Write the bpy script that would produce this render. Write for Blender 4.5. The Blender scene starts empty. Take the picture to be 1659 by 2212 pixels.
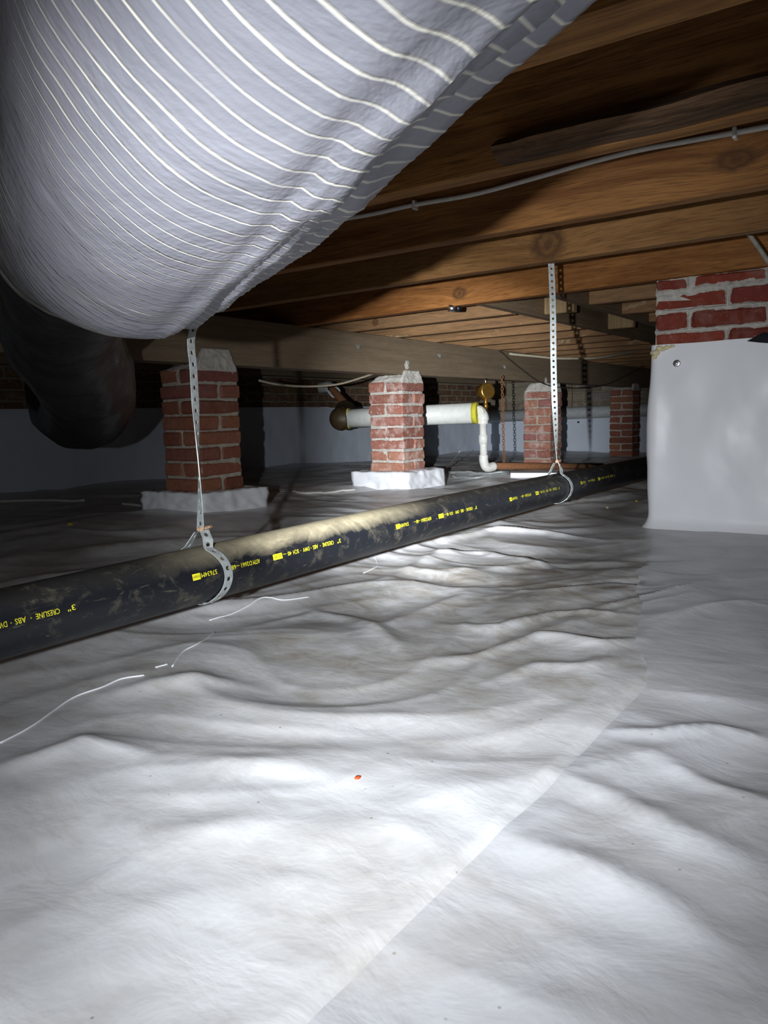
import bpy, bmesh, math, random
import numpy as np
from mathutils import Vector, Matrix, noise as mnoise

random.seed(7); RNG = np.random.default_rng(11)
S = bpy.context.scene
COL = S.collection

# ------------------------------------------------------------------ camera
W, H, F = 1659., 2212., 1650.
CX, CY, CH = W/2, H/2, .40
def axes(vpr=(2000., 870.), slope=-.024):
    v = np.array([vpr[0]-CX, vpr[1]-CY, F]); x = v/np.linalg.norm(v)
    up = np.cross(v, np.array([1., slope, 0.])); up /= np.linalg.norm(up)
    if up[1] > 0: up = -up
    y = np.cross(up, x)
    if y[0] > 0: y = -y
    return np.array([x, y, up])
R = axes()
C0 = np.array([0, 0, CH])
def ray(px, py): return R @ np.array([(px-CX)/F, (py-CY)/F, 1.])
def onz(px, py, z): d = ray(px, py); return C0 + d*((z-CH)/d[2])
def onx(px, py, x): d = ray(px, py); return C0 + d*(x/d[0])
def ony(px, py, y): d = ray(px, py); return C0 + d*(y/d[1])
def atd(px, py, depth): return C0 + ray(px, py)*depth

cam = bpy.data.objects.new('camera', bpy.data.cameras.new('camera')); COL.objects.link(cam)
m = Matrix.Identity(4)
for i in range(3):
    m[i][0] = R[i, 0]; m[i][1] = -R[i, 1]; m[i][2] = -R[i, 2]; m[i][3] = C0[i]
cam.matrix_world = m
cam.data.sensor_fit = 'VERTICAL'; cam.data.sensor_height = 36.; cam.data.lens = 36.*F/H
cam.data.clip_start = .01; cam.data.clip_end = 60
S.camera = cam

# ------------------------------------------------------------------ world + torch
wd = bpy.data.worlds.new('dark'); S.world = wd; wd.use_nodes = True
wd.node_tree.nodes['Background'].inputs[0].default_value = (.5, .55, .7, 1)
wd.node_tree.nodes['Background'].inputs[1].default_value = .0015
S.view_settings.view_transform = 'Standard'; S.view_settings.look = 'None'
S.view_settings.gamma = 1.; S.view_settings.exposure = 0.
S.view_settings.use_curve_mapping = False
TORCH = np.array([-.235, .063, .400])           # hand torch beside the camera, found from the strap shadows
def torch(name, power, size, blend, aim, color=(.93, .97, 1.)):
    d = bpy.data.lights.new(name, 'SPOT'); d.energy = power; d.color = color
    d.spot_size = math.radians(size); d.spot_blend = blend; d.shadow_soft_size = .008
    o = bpy.data.objects.new(name, d); COL.objects.link(o); o.location = TORCH
    o.rotation_euler = (Vector(aim)-Vector(TORCH)).to_track_quat('-Z', 'Y').to_euler()
torch('torch_hotspot', 1150, 25, 1., atd(1010, 950, 5.2))
torch('torch_halo', 128, 62, 1., atd(1120, 1070, 5.2))
torch('torch_spill', 27.5, 128, .8, atd(620, 2080, 5.2))

# ------------------------------------------------------------------ helpers
def tag(o, label, cat, group=None, kind=None):
    o['label'] = label; o['category'] = cat
    if group: o['group'] = group
    if kind: o['kind'] = kind
    return o
def struct(o): o['kind'] = 'structure'; return o
def link(name, me, mat=None, parent=None):
    o = bpy.data.objects.new(name, me); COL.objects.link(o)
    if mat is not None and len(me.materials) == 0: me.materials.append(mat)
    if parent is not None: o.parent = parent
    return o
def empty(name, loc=(0, 0, 0), rz=0.):
    o = bpy.data.objects.new(name, None); COL.objects.link(o); o.location = loc; o.rotation_euler = (0, 0, rz)
    o.empty_display_size = .05
    return o
def mesh(name, v, f, smooth=False):
    me = bpy.data.meshes.new(name); me.from_pydata([tuple(map(float, p)) for p in v], [], f); me.update()
    if smooth: me.polygons.foreach_set('use_smooth', [True]*len(me.polygons))
    return me
def gridmesh(name, P, smooth=True, uv=None, closed_v=False):
    n, k = P.shape[:2]
    v = P.reshape(-1, 3); idx = np.arange(n*k).reshape(n, k)
    if closed_v: nx = np.roll(idx, -1, 1)
    else: nx = idx[:, 1:]; idx_ = idx[:, :-1]
    if closed_v: a, b, c, d = idx[:-1], idx[1:], nx[1:], nx[:-1]
    else: a, b, c, d = idx_[:-1], idx_[1:], nx[1:], nx[:-1]
    f = np.stack([a, b, c, d], -1).reshape(-1, 4)
    me = bpy.data.meshes.new(name)
    me.vertices.add(len(v)); me.vertices.foreach_set('co', v.astype(np.float32).ravel())
    me.loops.add(f.size); me.loops.foreach_set('vertex_index', f.astype(np.int32).ravel())
    me.polygons.add(len(f)); me.polygons.foreach_set('loop_start', np.arange(0, f.size, 4, dtype=np.int32))
    me.polygons.foreach_set('loop_total', np.full(len(f), 4, np.int32))
    if smooth: me.polygons.foreach_set('use_smooth', np.ones(len(f), bool))
    me.update(calc_edges=True)
    if uv is not None:
        ul = me.uv_layers.new(name='UVMap'); ul.data.foreach_set('uv', uv.reshape(-1, 2)[f.ravel()].astype(np.float32).ravel())
    return me
def boxmesh(name, lo, hi, bev=0., jit=0., seg=1):
    bm = bmesh.new(); bmesh.ops.create_cube(bm, size=1.)
    lo = Vector(lo); hi = Vector(hi); c = (lo+hi)/2; d = hi-lo
    for v in bm.verts: v.co = Vector((c[i]+v.co[i]*d[i] for i in range(3)))
    if bev: bmesh.ops.bevel(bm, geom=list(bm.edges), offset=bev, segments=seg, affect='EDGES', profile=.6)
    if jit:
        for v in bm.verts: v.co += Vector((random.gauss(0, jit), random.gauss(0, jit), random.gauss(0, jit)))
    me = bpy.data.meshes.new(name); bm.to_mesh(me); bm.free(); return me
def catmull(pts, n):
    p = np.array(pts, float); p = np.vstack([2*p[0]-p[1], p, 2*p[-1]-p[-2]])
    out = []
    for i in range(1, len(p)-2):
        for t in np.linspace(0, 1, n, endpoint=False):
            a, b, c, d = p[i-1], p[i], p[i+1], p[i+2]
            out.append(.5*((2*b)+(-a+c)*t+(2*a-5*b+4*c-d)*t*t+(-a+3*b-3*c+d)*t**3))
    out.append(p[-2]); return np.array(out)
def frames(path):
    t = np.gradient(path, axis=0); t /= np.linalg.norm(t, axis=1)[:, None]
    up = np.array([0, 0, 1.]); s = np.cross(t, up); bad = np.linalg.norm(s, axis=1) < .05
    s[bad] = np.array([1., 0, 0]); s /= np.linalg.norm(s, axis=1)[:, None]
    u = np.cross(s, t); return t, s, u
def tube(name, path, r, seg=10, caps=True):
    path = np.array(path, float)
    t = np.gradient(path, axis=0); t /= np.linalg.norm(t, axis=1)[:, None]
    n = np.cross(t[0], (0, 0, 1.)) if abs(t[0][2]) < .9 else np.cross(t[0], (1., 0, 0)); n /= np.linalg.norm(n)
    P = []; r = np.broadcast_to(r, (len(path),))
    for i in range(len(path)):
        n = n-t[i]*(n@t[i]); n /= np.linalg.norm(n); b = np.cross(t[i], n)
        a = np.linspace(0, 2*math.pi, seg, endpoint=False)
        P.append(path[i]+r[i]*(np.cos(a)[:, None]*n+np.sin(a)[:, None]*b))
    me = gridmesh(name, np.array(P), True, closed_v=True)
    if caps:
        bm = bmesh.new(); bm.from_mesh(me); bm.verts.ensure_lookup_table()
        k = len(path)
        bm.faces.new([bm.verts[i] for i in range(seg)]); bm.faces.new([bm.verts[(k-1)*seg+i] for i in range(seg)][::-1])
        bmesh.ops.recalc_face_normals(bm, faces=bm.faces); bm.to_mesh(me); bm.free()
    return me
# gradient noise on arrays
_perm = RNG.permutation(512)
_g = RNG.normal(size=(512, 2)); _g /= np.linalg.norm(_g, axis=1)[:, None]
def pn(x, y):
    xi = np.floor(x).astype(int); yi = np.floor(y).astype(int); fx = x-xi; fy = y-yi
    def gr(ix, iy, dx, dy):
        h = _perm[(_perm[ix & 511]+iy) & 511]; g = _g[h]; return g[..., 0]*dx+g[..., 1]*dy
    u = fx**3*(fx*(fx*6-15)+10); w = fy**3*(fy*(fy*6-15)+10)
    a = gr(xi, yi, fx, fy); b = gr(xi+1, yi, fx-1, fy); c = gr(xi, yi+1, fx, fy-1); d = gr(xi+1, yi+1, fx-1, fy-1)
    return (a*(1-u)+b*u)*(1-w)+(c*(1-u)+d*u)*w
def fbm(x, y, o=4):
    s = 0; a = 1.
    for i in range(o): s = s+a*pn(x*2**i+i*17.3, y*2**i-i*9.1); a *= .5
    return s

# ------------------------------------------------------------------ materials
class NB:
    def __init__(s, name):
        s.m = bpy.data.materials.new(name); s.m.use_nodes = True; s.t = s.m.node_tree; s.n = s.t.nodes
        s.b = s.n['Principled BSDF']
    def new(s, k, **kw):
        o = s.n.new(k)
        for a, b in kw.items(): setattr(o, a, b)
        return o
    def l(s, a, b): s.t.links.new(a, b)
    def coord(s, out='Object', scale=(1, 1, 1), rot=(0, 0, 0), loc=(0, 0, 0)):
        c = s.new('ShaderNodeTexCoord'); mp = s.new('ShaderNodeMapping')
        mp.inputs['Scale'].default_value = scale; mp.inputs['Rotation'].default_value = rot; mp.inputs['Location'].default_value = loc
        s.l(c.outputs[out], mp.inputs['Vector']); return mp.outputs[0]
    def noise(s, vec, scale=5, detail=4, rough=.5, dist=0.):
        o = s.new('ShaderNodeTexNoise'); o.inputs['Scale'].default_value = scale; o.inputs['Detail'].default_value = detail
        o.inputs['Roughness'].default_value = rough; o.inputs['Distortion'].default_value = dist
        if vec is not None: s.l(vec, o.inputs['Vector'])
        return o.outputs[0]
    def ramp(s, fac, stops):
        o = s.new('ShaderNodeValToRGB'); e = o.color_ramp.elements
        while len(e) < len(stops): e.new(.5)
        for i, (p, c) in enumerate(stops):
            e[i].position = p; e[i].color = (c, c, c, 1) if isinstance(c, (int, float)) else (*c, 1)
        s.l(fac, o.inputs[0]); return o.outputs[0]
    def mix(s, fac, a, b, mode='MIX'):
        o = s.new('ShaderNodeMix', data_type='RGBA', blend_type=mode)
        for sk, val in ((o.inputs[0], fac), (o.inputs[6], a), (o.inputs[7], b)):
            if isinstance(val, (int, float)): sk.default_value = val if sk == o.inputs[0] else (val, val, val, 1)
            elif isinstance(val, tuple): sk.default_value = (*val, 1)
            else: s.l(val, sk)
        return o.outputs[2]
    def math(s, op, a, b=None, c=None):
        o = s.new('ShaderNodeMath', operation=op)
        for i, v in enumerate((a, b, c)):
            if v is None: continue
            if isinstance(v, (int, float)): o.inputs[i].default_value = v
            else: s.l(v, o.inputs[i])
        return o.outputs[0]
    def bump(s, h, strength=.3, dist=.01, prev=None):
        o = s.new('ShaderNodeBump'); o.inputs['Strength'].default_value = strength; o.inputs['Distance'].default_value = dist
        s.l(h, o.inputs['Height'])
        if prev is not None: s.l(prev, o.inputs['Normal'])
        return o.outputs[0]
    def done(s, col, rough=.6, normal=None, metal=0., spec=.5):
        for sk, v in (('Base Color', col), ('Roughness', rough), ('Metallic', metal), ('Specular IOR Level', spec)):
            i = s.b.inputs[sk]
            if isinstance(v, (int, float)): i.default_value = v
            elif isinstance(v, tuple): i.default_value = (*v, 1)
            else: s.l(v, i)
        if normal is not None: s.l(normal, s.b.inputs['Normal'])
        return s.m
def simple(name, col, rough=.5, metal=0., spec=.5, bump=0., bscale=60, var=.25):
    b = NB(name); v = b.coord()
    n = b.noise(v, bscale, 4)
    c = b.mix(b.ramp(n, [(.3, 0.), (.7, 1.)]), tuple(x*(1-var) for x in col), tuple(min(1, x*(1+var*.6)) for x in col))
    return b.done(c, rough, b.bump(n, bump, .004) if bump else None, metal, spec)

def mat_liner(name, base=(.72, .73, .76), dirt=(.36, .32, .26), dirt_amt=1., rough=.36, weave=1., bs=1., spot=None):
    b = NB(name); v = b.coord()
    n1 = b.noise(v, 2.3, 5, .6, .4); n2 = b.noise(v, 11, 5, .6); n3 = b.noise(b.coord(scale=(1, 1, .2)), 160, 2)
    vs = b.coord(scale=(2.2, 1.3, 1), rot=(0, 0, -.62)); n4 = b.noise(vs, 2.6, 6, .65, .7)
    d = b.math('MULTIPLY', b.ramp(n1, [(.42, 0.), (.75, 1.)]), b.ramp(n2, [(.3, .1), (.7, 1.)]))
    d = b.math('MULTIPLY', b.math('ADD', b.math('MULTIPLY', d, .45), b.math('MULTIPLY', b.ramp(n4, [(.5, 0.), (.8, 1.)]), .35)), dirt_amt)
    if spot:
        vm = b.new('ShaderNodeVectorMath', operation='DISTANCE'); b.l(v, vm.inputs[0]); vm.inputs[1].default_value = spot
        reg = b.ramp(vm.outputs[1], [(.3, 1.), (1., .12)])
        n6 = b.noise(vs, 7, 6, .7, .8)
        d = b.math('MINIMUM', b.math('ADD', d, b.math('MULTIPLY', b.math('MULTIPLY', b.ramp(n6, [(.38, 0.), (.68, 1.)]), reg), .75)), 1.)
    c = b.mix(d, base, dirt)
    sp = b.new('ShaderNodeTexVoronoi', feature='F1'); sp.inputs['Scale'].default_value = 26; b.l(v, sp.inputs['Vector'])
    speck = b.ramp(sp.outputs['Distance'], [(.02, 1.), (.05, 0.)])
    c = b.mix(b.math('MULTIPLY', speck, .5*dirt_amt), c, (.25, .2, .13))
    r = b.math('ADD', b.math('MULTIPLY', n2, .22), rough-.08)
    n5 = b.noise(vs, 8, 4, .55, .5)
    nm = b.bump(n5, .2*bs, .012); nm = b.bump(n2, .12*bs, .008, nm); nm = b.bump(n3, .12*weave, .0016, nm)
    return b.done(c, r, nm, 0., .5)
M = {}
M['liner'] = mat_liner('floor_liner', (.74, .75, .78), (.31, .27, .215), 1.6, .36, .5, .9, (1.6, .6, 0.))
M['liner_wall'] = mat_liner('wall_liner', (.62, .68, .78), (.5, .5, .5), .4, .42, .3)
M['liner_wrap'] = mat_liner('wrap_liner', (.80, .81, .85), (.6, .6, .6), .1, .36, .2, .2)
M['liner_patch'] = mat_liner('patch_liner', (.60, .61, .645), (.34, .30, .24), 1.2, .34, .6)
M['white_crease'] = simple('crease_plastic', (.85, .86, .9), .3, var=.05)

def mat_brick(name, tone=(.30, .075, .045), smear=.25, smear_col=(.46, .36, .31)):
    b = NB(name); v = b.coord(); oi = b.new('ShaderNodeObjectInfo')
    geo = b.new('ShaderNodeNewGeometry'); mp = b.new('ShaderNodeMapping'); b.l(geo.outputs['Position'], mp.inputs['Vector'])
    p = mp.outputs[0]
    c = b.ramp(oi.outputs['Random'], [(0., tuple(t*.62 for t in tone)), (.35, tone), (.65, (tone[0]*1.15, tone[1]*1.35, tone[2]*1.2)), (1., (tone[0]*.85, tone[1]*.85, tone[2]*1.15))])
    n = b.noise(p, 45, 6, .65); n2 = b.noise(p, 14, 5, .6, .3); n3 = b.noise(p, 140, 3)
    c = b.mix(b.ramp(n, [(.35, .0), (.75, .55)]), c, tuple(t*.45 for t in tone))
    c = b.mix(b.math('MULTIPLY', b.ramp(n2, [(.5, 0.), (.72, 1.)]), smear), c, smear_col)
    c = b.mix(b.math('MULTIPLY', b.ramp(b.noise(p, 60, 5, .7, .6), [(.6, 0.), (.68, 1.)]), min(1, smear*1.2)), c, (.55, .5, .44))
    nm = b.bump(n, .5, .004); nm = b.bump(n3, .4, .0015, nm)
    return b.done(c, .85, nm, 0., .25)
M['brick_a'] = mat_brick('brick_red', (.27, .095, .06), .14, (.36, .27, .21))
M['brick_b'] = mat_brick('brick_pinkish', (.37, .15, .11), .85, (.58, .46, .42))
M['brick_c'] = mat_brick('brick_wrapped_pier', (.24, .045, .028), .2)
M['brick_d'] = mat_brick('brick_old_wall', (.16, .085, .05), .5, (.3, .25, .19))
M['brick_e'] = mat_brick('block_grey_tan', (.25, .20, .155), .5, (.4, .36, .3))
def mat_mortar(name, col=(.47, .42, .35)):
    b = NB(name); v = b.coord(); n = b.noise(v, 70, 7, .7); n2 = b.noise(v, 12, 4)
    c = b.mix(b.ramp(n, [(.3, 0.), (.7, 1.)]), tuple(x*.6 for x in col), col)
    c = b.mix(b.ramp(n2, [(.4, 0.), (.7, .5)]), c, tuple(min(1, x*1.25) for x in col))
    return b.done(c, .95, b.bump(n, .8, .006), 0., .15)
M['mortar'] = mat_mortar('mortar_beige'); M['mortar_white'] = mat_mortar('mortar_pale', (.6, .57, .52))
M['mortar_dark'] = mat_mortar('mortar_dark', (.3, .26, .19))

def mat_wood(name, light=(.46, .22, .065), dark=(.22, .085, .02), axis=1, knots=(), grey=0., rough=.72, seed=0., stain=.3, scale=1., flecks=0.):
    b = NB(name)
    sc = [11., 11., 11.]; sc[axis] = .55
    tc = b.new('ShaderNodeTexCoord'); pos = tc.outputs['Object']
    mp = b.new('ShaderNodeMapping'); mp.inputs['Scale'].default_value = [x*scale for x in sc]; mp.inputs['Location'].default_value = (seed, seed*.7, seed*1.3)
    vec = pos
    kmask = None
    for (kx, ky, kz, kr, ks) in knots:     # knot: the grain bends round an ellipse
        sub = b.new('ShaderNodeVectorMath', operation='SUBTRACT'); b.l(pos, sub.inputs[0]); sub.inputs[1].default_value = (kx, ky, kz)
        mul = b.new('ShaderNodeVectorMath', operation='MULTIPLY'); b.l(sub.outputs[0], mul.inputs[0]); st = [1/kr]*3; st[axis] = 1/(kr*ks); st[0 if axis == 1 else 1] = .0
        mul.inputs[1].default_value = st
        ln = b.new('ShaderNodeVectorMath', operation='LENGTH'); b.l(mul.outputs[0], ln.inputs[0])
        wob = b.math('ADD', ln.outputs[1], b.math('MULTIPLY', b.math('SUBTRACT', b.noise(pos, 60, 3), .5), .5))
        bend = b.math('MULTIPLY', b.math('POWER', 2.718, b.math('MULTIPLY', wob, -.55)), .035)
        cm = b.new('ShaderNodeCombineXYZ'); b.l(bend, cm.inputs[2])
        ad = b.new('ShaderNodeVectorMath', operation='ADD'); b.l(vec, ad.inputs[0]); b.l(cm.outputs[0], ad.inputs[1]); vec = ad.outputs[0]
        ring = b.math('MULTIPLY', b.math('ADD', b.math('SINE', b.math('MULTIPLY', wob, 14.)), 1.), .22)
        km = b.math('MULTIPLY', b.ramp(wob, [(.75, 1.), (1.15, 0.)]), b.math('ADD', ring, .5))
        kmask = km if kmask is None else b.math('MAXIMUM', kmask, km)
    b.l(vec, mp.inputs['Vector'])
    n = b.noise(mp.outputs[0], 3.2, 6, .62, .35)
    n2 = b.noise(mp.outputs[0], 24, 3, .6)
    c = b.mix(b.ramp(n, [(.36, 0.), (.5, .55), (.66, 1.)]), dark, light)
    c = b.mix(b.ramp(n2, [(.46, 0.), (.72, .75)]), c, tuple(x*.5 for x in dark))
    big = b.noise(pos, 3.1, 4, .6)
    c = b.mix(b.math('MULTIPLY', b.ramp(big, [(.5, 0.), (.75, 1.)]), stain), c, tuple(x*.5 for x in dark))
    if flecks:
        fk = b.ramp(b.noise(b.coord(scale=(1, .55, 1)), 9, 6, .7, .4), [(.62, 0.), (.66, 1.)])
        c = b.mix(b.math('MULTIPLY', fk, flecks), c, (.55, .42, .26))
    if grey: c = b.mix(grey, c, (.21, .175, .125))
    if kmask is not None: c = b.mix(kmask, c, (.10, .045, .018))
    nm = b.bump(n2, .35, .003); nm = b.bump(n, .3, .004, nm)
    return b.done(c, rough, nm, 0., .3)
M['joist'] = mat_wood('joist_pine', (.36, .17, .05), (.17, .07, .018))

M['joist_far'] = mat_wood('joist_pine_weathered', (.40, .21, .085), (.20, .09, .03), grey=.22, seed=3.3, flecks=.6)
M['girder'] = mat_wood('girder_grey_timber', (.30, .2, .115), (.17, .105, .055), axis=0, grey=.55, seed=1.7, stain=.5)
M['header'] = mat_wood('header_timber', (.30, .19, .10), (.16, .09, .045), axis=0, grey=.4, seed=5.1)
M['block'] = mat_wood('cut_block', (.5, .36, .2), (.34, .22, .1), axis=2, seed=2.2, scale=2)
M['subfloor'] = mat_wood('subfloor_board', (.34, .19, .08), (.18, .09, .035), axis=0, seed=7.7, grey=.2)
M['bark'] = mat_wood('bark_edge', (.17, .095, .05), (.05, .028, .015), rough=.95, seed=9., scale=2.)
M['steel'] = simple('galvanised_steel', (.36, .385, .385), .5, .35, bump=.1, bscale=120, var=.25)
M['zinc'] = simple('bright_zinc', (.7, .72, .74), .28, 1.)
M['rust'] = simple('rusty_iron', (.26, .11, .045), .85, .1, bump=.5, bscale=160, var=.5)
M['rust_pale'] = simple('rust_bolt', (.36, .22, .13), .85, 0., bump=.5, bscale=250, var=.4)
M['brass'] = simple('brass', (.75, .42, .09), .32, .9, bump=.05, var=.2)
M['pvc'] = simple('white_pvc', (.72, .72, .68), .42, bump=.04, var=.12)
M['insul'] = simple('white_jacket', (.72, .74, .70), .5, bump=.15, bscale=30, var=.1)
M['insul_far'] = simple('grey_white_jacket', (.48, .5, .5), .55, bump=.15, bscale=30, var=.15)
M['foam_y'] = simple('yellow_foam', (.62, .56, .04), .8, bump=.4, bscale=150, var=.25)
M['foam_cream'] = simple('cream_spray_foam', (.68, .6, .36), .7, bump=.5, bscale=90, var=.15)
M['foam_brown'] = simple('brown_insulation', (.05, .03, .011), .55, bump=.3, bscale=40, var=.4)
M['cable_w'] = simple('white_cable', (.70, .70, .66), .45, var=.1)
M['cable_grey'] = simple('grey_cable', (.34, .31, .26), .5, var=.2)
M['cable_cream'] = simple('cream_cable', (.5, .45, .33), .5, var=.1)
M['cable_k'] = simple('dark_wire', (.06, .055, .045), .5, var=.2)
M['black'] = simple('black_rubber', (.012, .012, .014), .4, var=.3)
M['tape'] = simple('black_tape', (.015, .016, .022), .25, bump=.3, bscale=60, var=.3)
M['whiteboard'] = simple('white_foam_board', (.78, .79, .82), .5, var=.05)
M['red'] = simple('red_plastic', (.6, .08, .02), .5); M['yellow'] = simple('yellow_bit', (.6, .5, .03), .6); M['grit'] = simple('brown_grit', (.12, .09, .05), .9)
M['paint'] = simple('yellow_print', (.72, .66, .02), .5, var=.2, bscale=400); M['paint_k'] = simple('black_print', (.01, .01, .012), .4)

def mat_pipe():
    b = NB('black_abs_pipe'); v = b.coord(); geo = b.new('ShaderNodeNewGeometry')
    sx = b.new('ShaderNodeSeparateXYZ'); b.l(geo.outputs['Normal'], sx.inputs[0])
    px = b.new('ShaderNodeSeparateXYZ'); b.l(v, px.inputs[0])
    n = b.noise(v, 9, 6, .65, .6); n2 = b.noise(v, 34, 6, .7, .4)
    sc = b.noise(b.coord(scale=(3., 16, 16), rot=(0, .35, .2)), 6, 6, .75, .8)
    # dust settles on the top of the pipe, thickest beside the first hanger
    along = b.ramp(b.math('ABSOLUTE', b.math('SUBTRACT', px.outputs[0], 1.06)), [(.16, 1.), (.38, .05)])
    up = b.ramp(b.math('ADD', sx.outputs[2], b.math('MULTIPLY', b.math('SUBTRACT', n, .5), 1.1)), [(.42, 0.), (.85, 1.)])
    d1 = b.math('MULTIPLY', b.math('MULTIPLY', up, b.math('ADD', b.math('MULTIPLY', n2, .8), .35)), along)
    d2 = b.math('MULTIPLY', b.ramp(n2, [(.52, 0.), (.78, 1.)]), b.ramp(n, [(.45, .05), (.7, .5)]))
    d3 = b.math('MULTIPLY', b.ramp(sc, [(.6, 0.), (.72, 1.)]), .3)
    d = b.math('MINIMUM', b.math('ADD', b.math('ADD', d1, d2), d3), .92)
    c = b.mix(d, (.008, .009, .012), (.33, .285, .19))
    r = b.math('ADD', b.math('MULTIPLY', d, .4), .4)
    return b.done(c, r, b.bump(n2, .12, .003), 0., .32)
M['pipe'] = mat_pipe()

def mat_duct(name, base, line, rough=.34, line_amt=.9):
    b = NB(name); tc = b.new('ShaderNodeTexCoord'); sp = b.new('ShaderNodeSeparateXYZ'); b.l(tc.outputs['UV'], sp.inputs[0])
    pos = tc.outputs['Object']; wob = b.math('MULTIPLY', b.math('SUBTRACT', b.noise(pos, 9, 3), .5), .35)
    ph = b.math('FRACT', b.math('ADD', sp.outputs[0], wob))
    dist = b.math('ABSOLUTE', b.math('SUBTRACT', ph, .5))
    ln = b.ramp(dist, [(.03, 1.), (.115, 0.)])
    ln = b.math('MULTIPLY', ln, b.ramp(b.noise(pos, 14, 3), [(.3, .35), (.62, 1.)]))
    n1 = b.noise(pos, 7, 5, .6, .5); n2 = b.noise(b.coord(scale=(1, 1, 3.)), 22, 5, .65, .4)
    c = b.mix(b.ramp(n1, [(.35, 0.), (.7, .55)]), base, tuple(x*.78 for x in base))
    c = b.mix(b.math('MULTIPLY', ln, line_amt), c, line)
    nm = b.bump(ln, .5, .002); nm = b.bump(n2, .16, .006, nm); nm = b.bump(n1, .35, .02, nm)
    return b.done(c, rough, nm, 0., .5)
M['duct'] = mat_duct('duct_jacket_silver', (.225, .225, .26), (.70, .67, .58), .48)
M['duct_dark'] = mat_duct('duct_jacket_darker', (.03, .027, .03), (.2, .19, .18), .3, .6)  # rear length of the same duct, with a much darker base colour

# ------------------------------------------------------------------ floor
JB = .82                                          # underside of the joists
FOLDS = [([onz(x, y, 0)[:2] for x, y in p], h, w) for p, h, w in (
    (((600, 1262), (760, 1225), (900, 1190), (1050, 1160), (1180, 1158), (1300, 1172), (1400, 1166)), .016, .022),
    (((830, 1262), (950, 1208), (1050, 1206), (1140, 1226), (1200, 1240)), .012, .025),
    (((540, 1352), (680, 1318), (770, 1340), (840, 1385), (870, 1420)), .010, .022),
    (((230, 1500), (330, 1478), (430, 1468), (520, 1476)), .009, .022),
    (((-40, 1668), (90, 1640), (180, 1608), (260, 1622), (340, 1640)), .011, .022),
    (((430, 1632), (520, 1655), (620, 1660), (740, 1690)), .007, .03),
    (((900, 1440), (1040, 1425), (1160, 1395), (1300, 1420), (1380, 1410)), .010, .02),
    (((960, 1360), (1080, 1370), (1200, 1345), (1360, 1352)), .010, .018),
    (((1080, 1290), (1200, 1300), (1330, 1280), (1375, 1290)), .009, .02),
    (((1060, 1485), (1160, 1462), (1260, 1470), (1340, 1450)), .007, .02),
    (((1300, 1600), (1420, 1612), (1540, 1600), (1680, 1625)), .008, .016),
    (((1200, 1690), (1330, 1740), (1480, 1830), (1660, 1900)), .008, .02),
    (((1090, 1820), (1260, 1880), (1420, 1960), (1600, 2090)), .007, .022),
    (((1420, 1660), (1540, 1720), (1680, 1770)), .007, .018),
    (((760, 1790), (860, 1800), (960, 1840)), .006, .03),
    (((200, 1770), (330, 1800), (480, 1790), (560, 1830)), .006, .035))]
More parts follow.
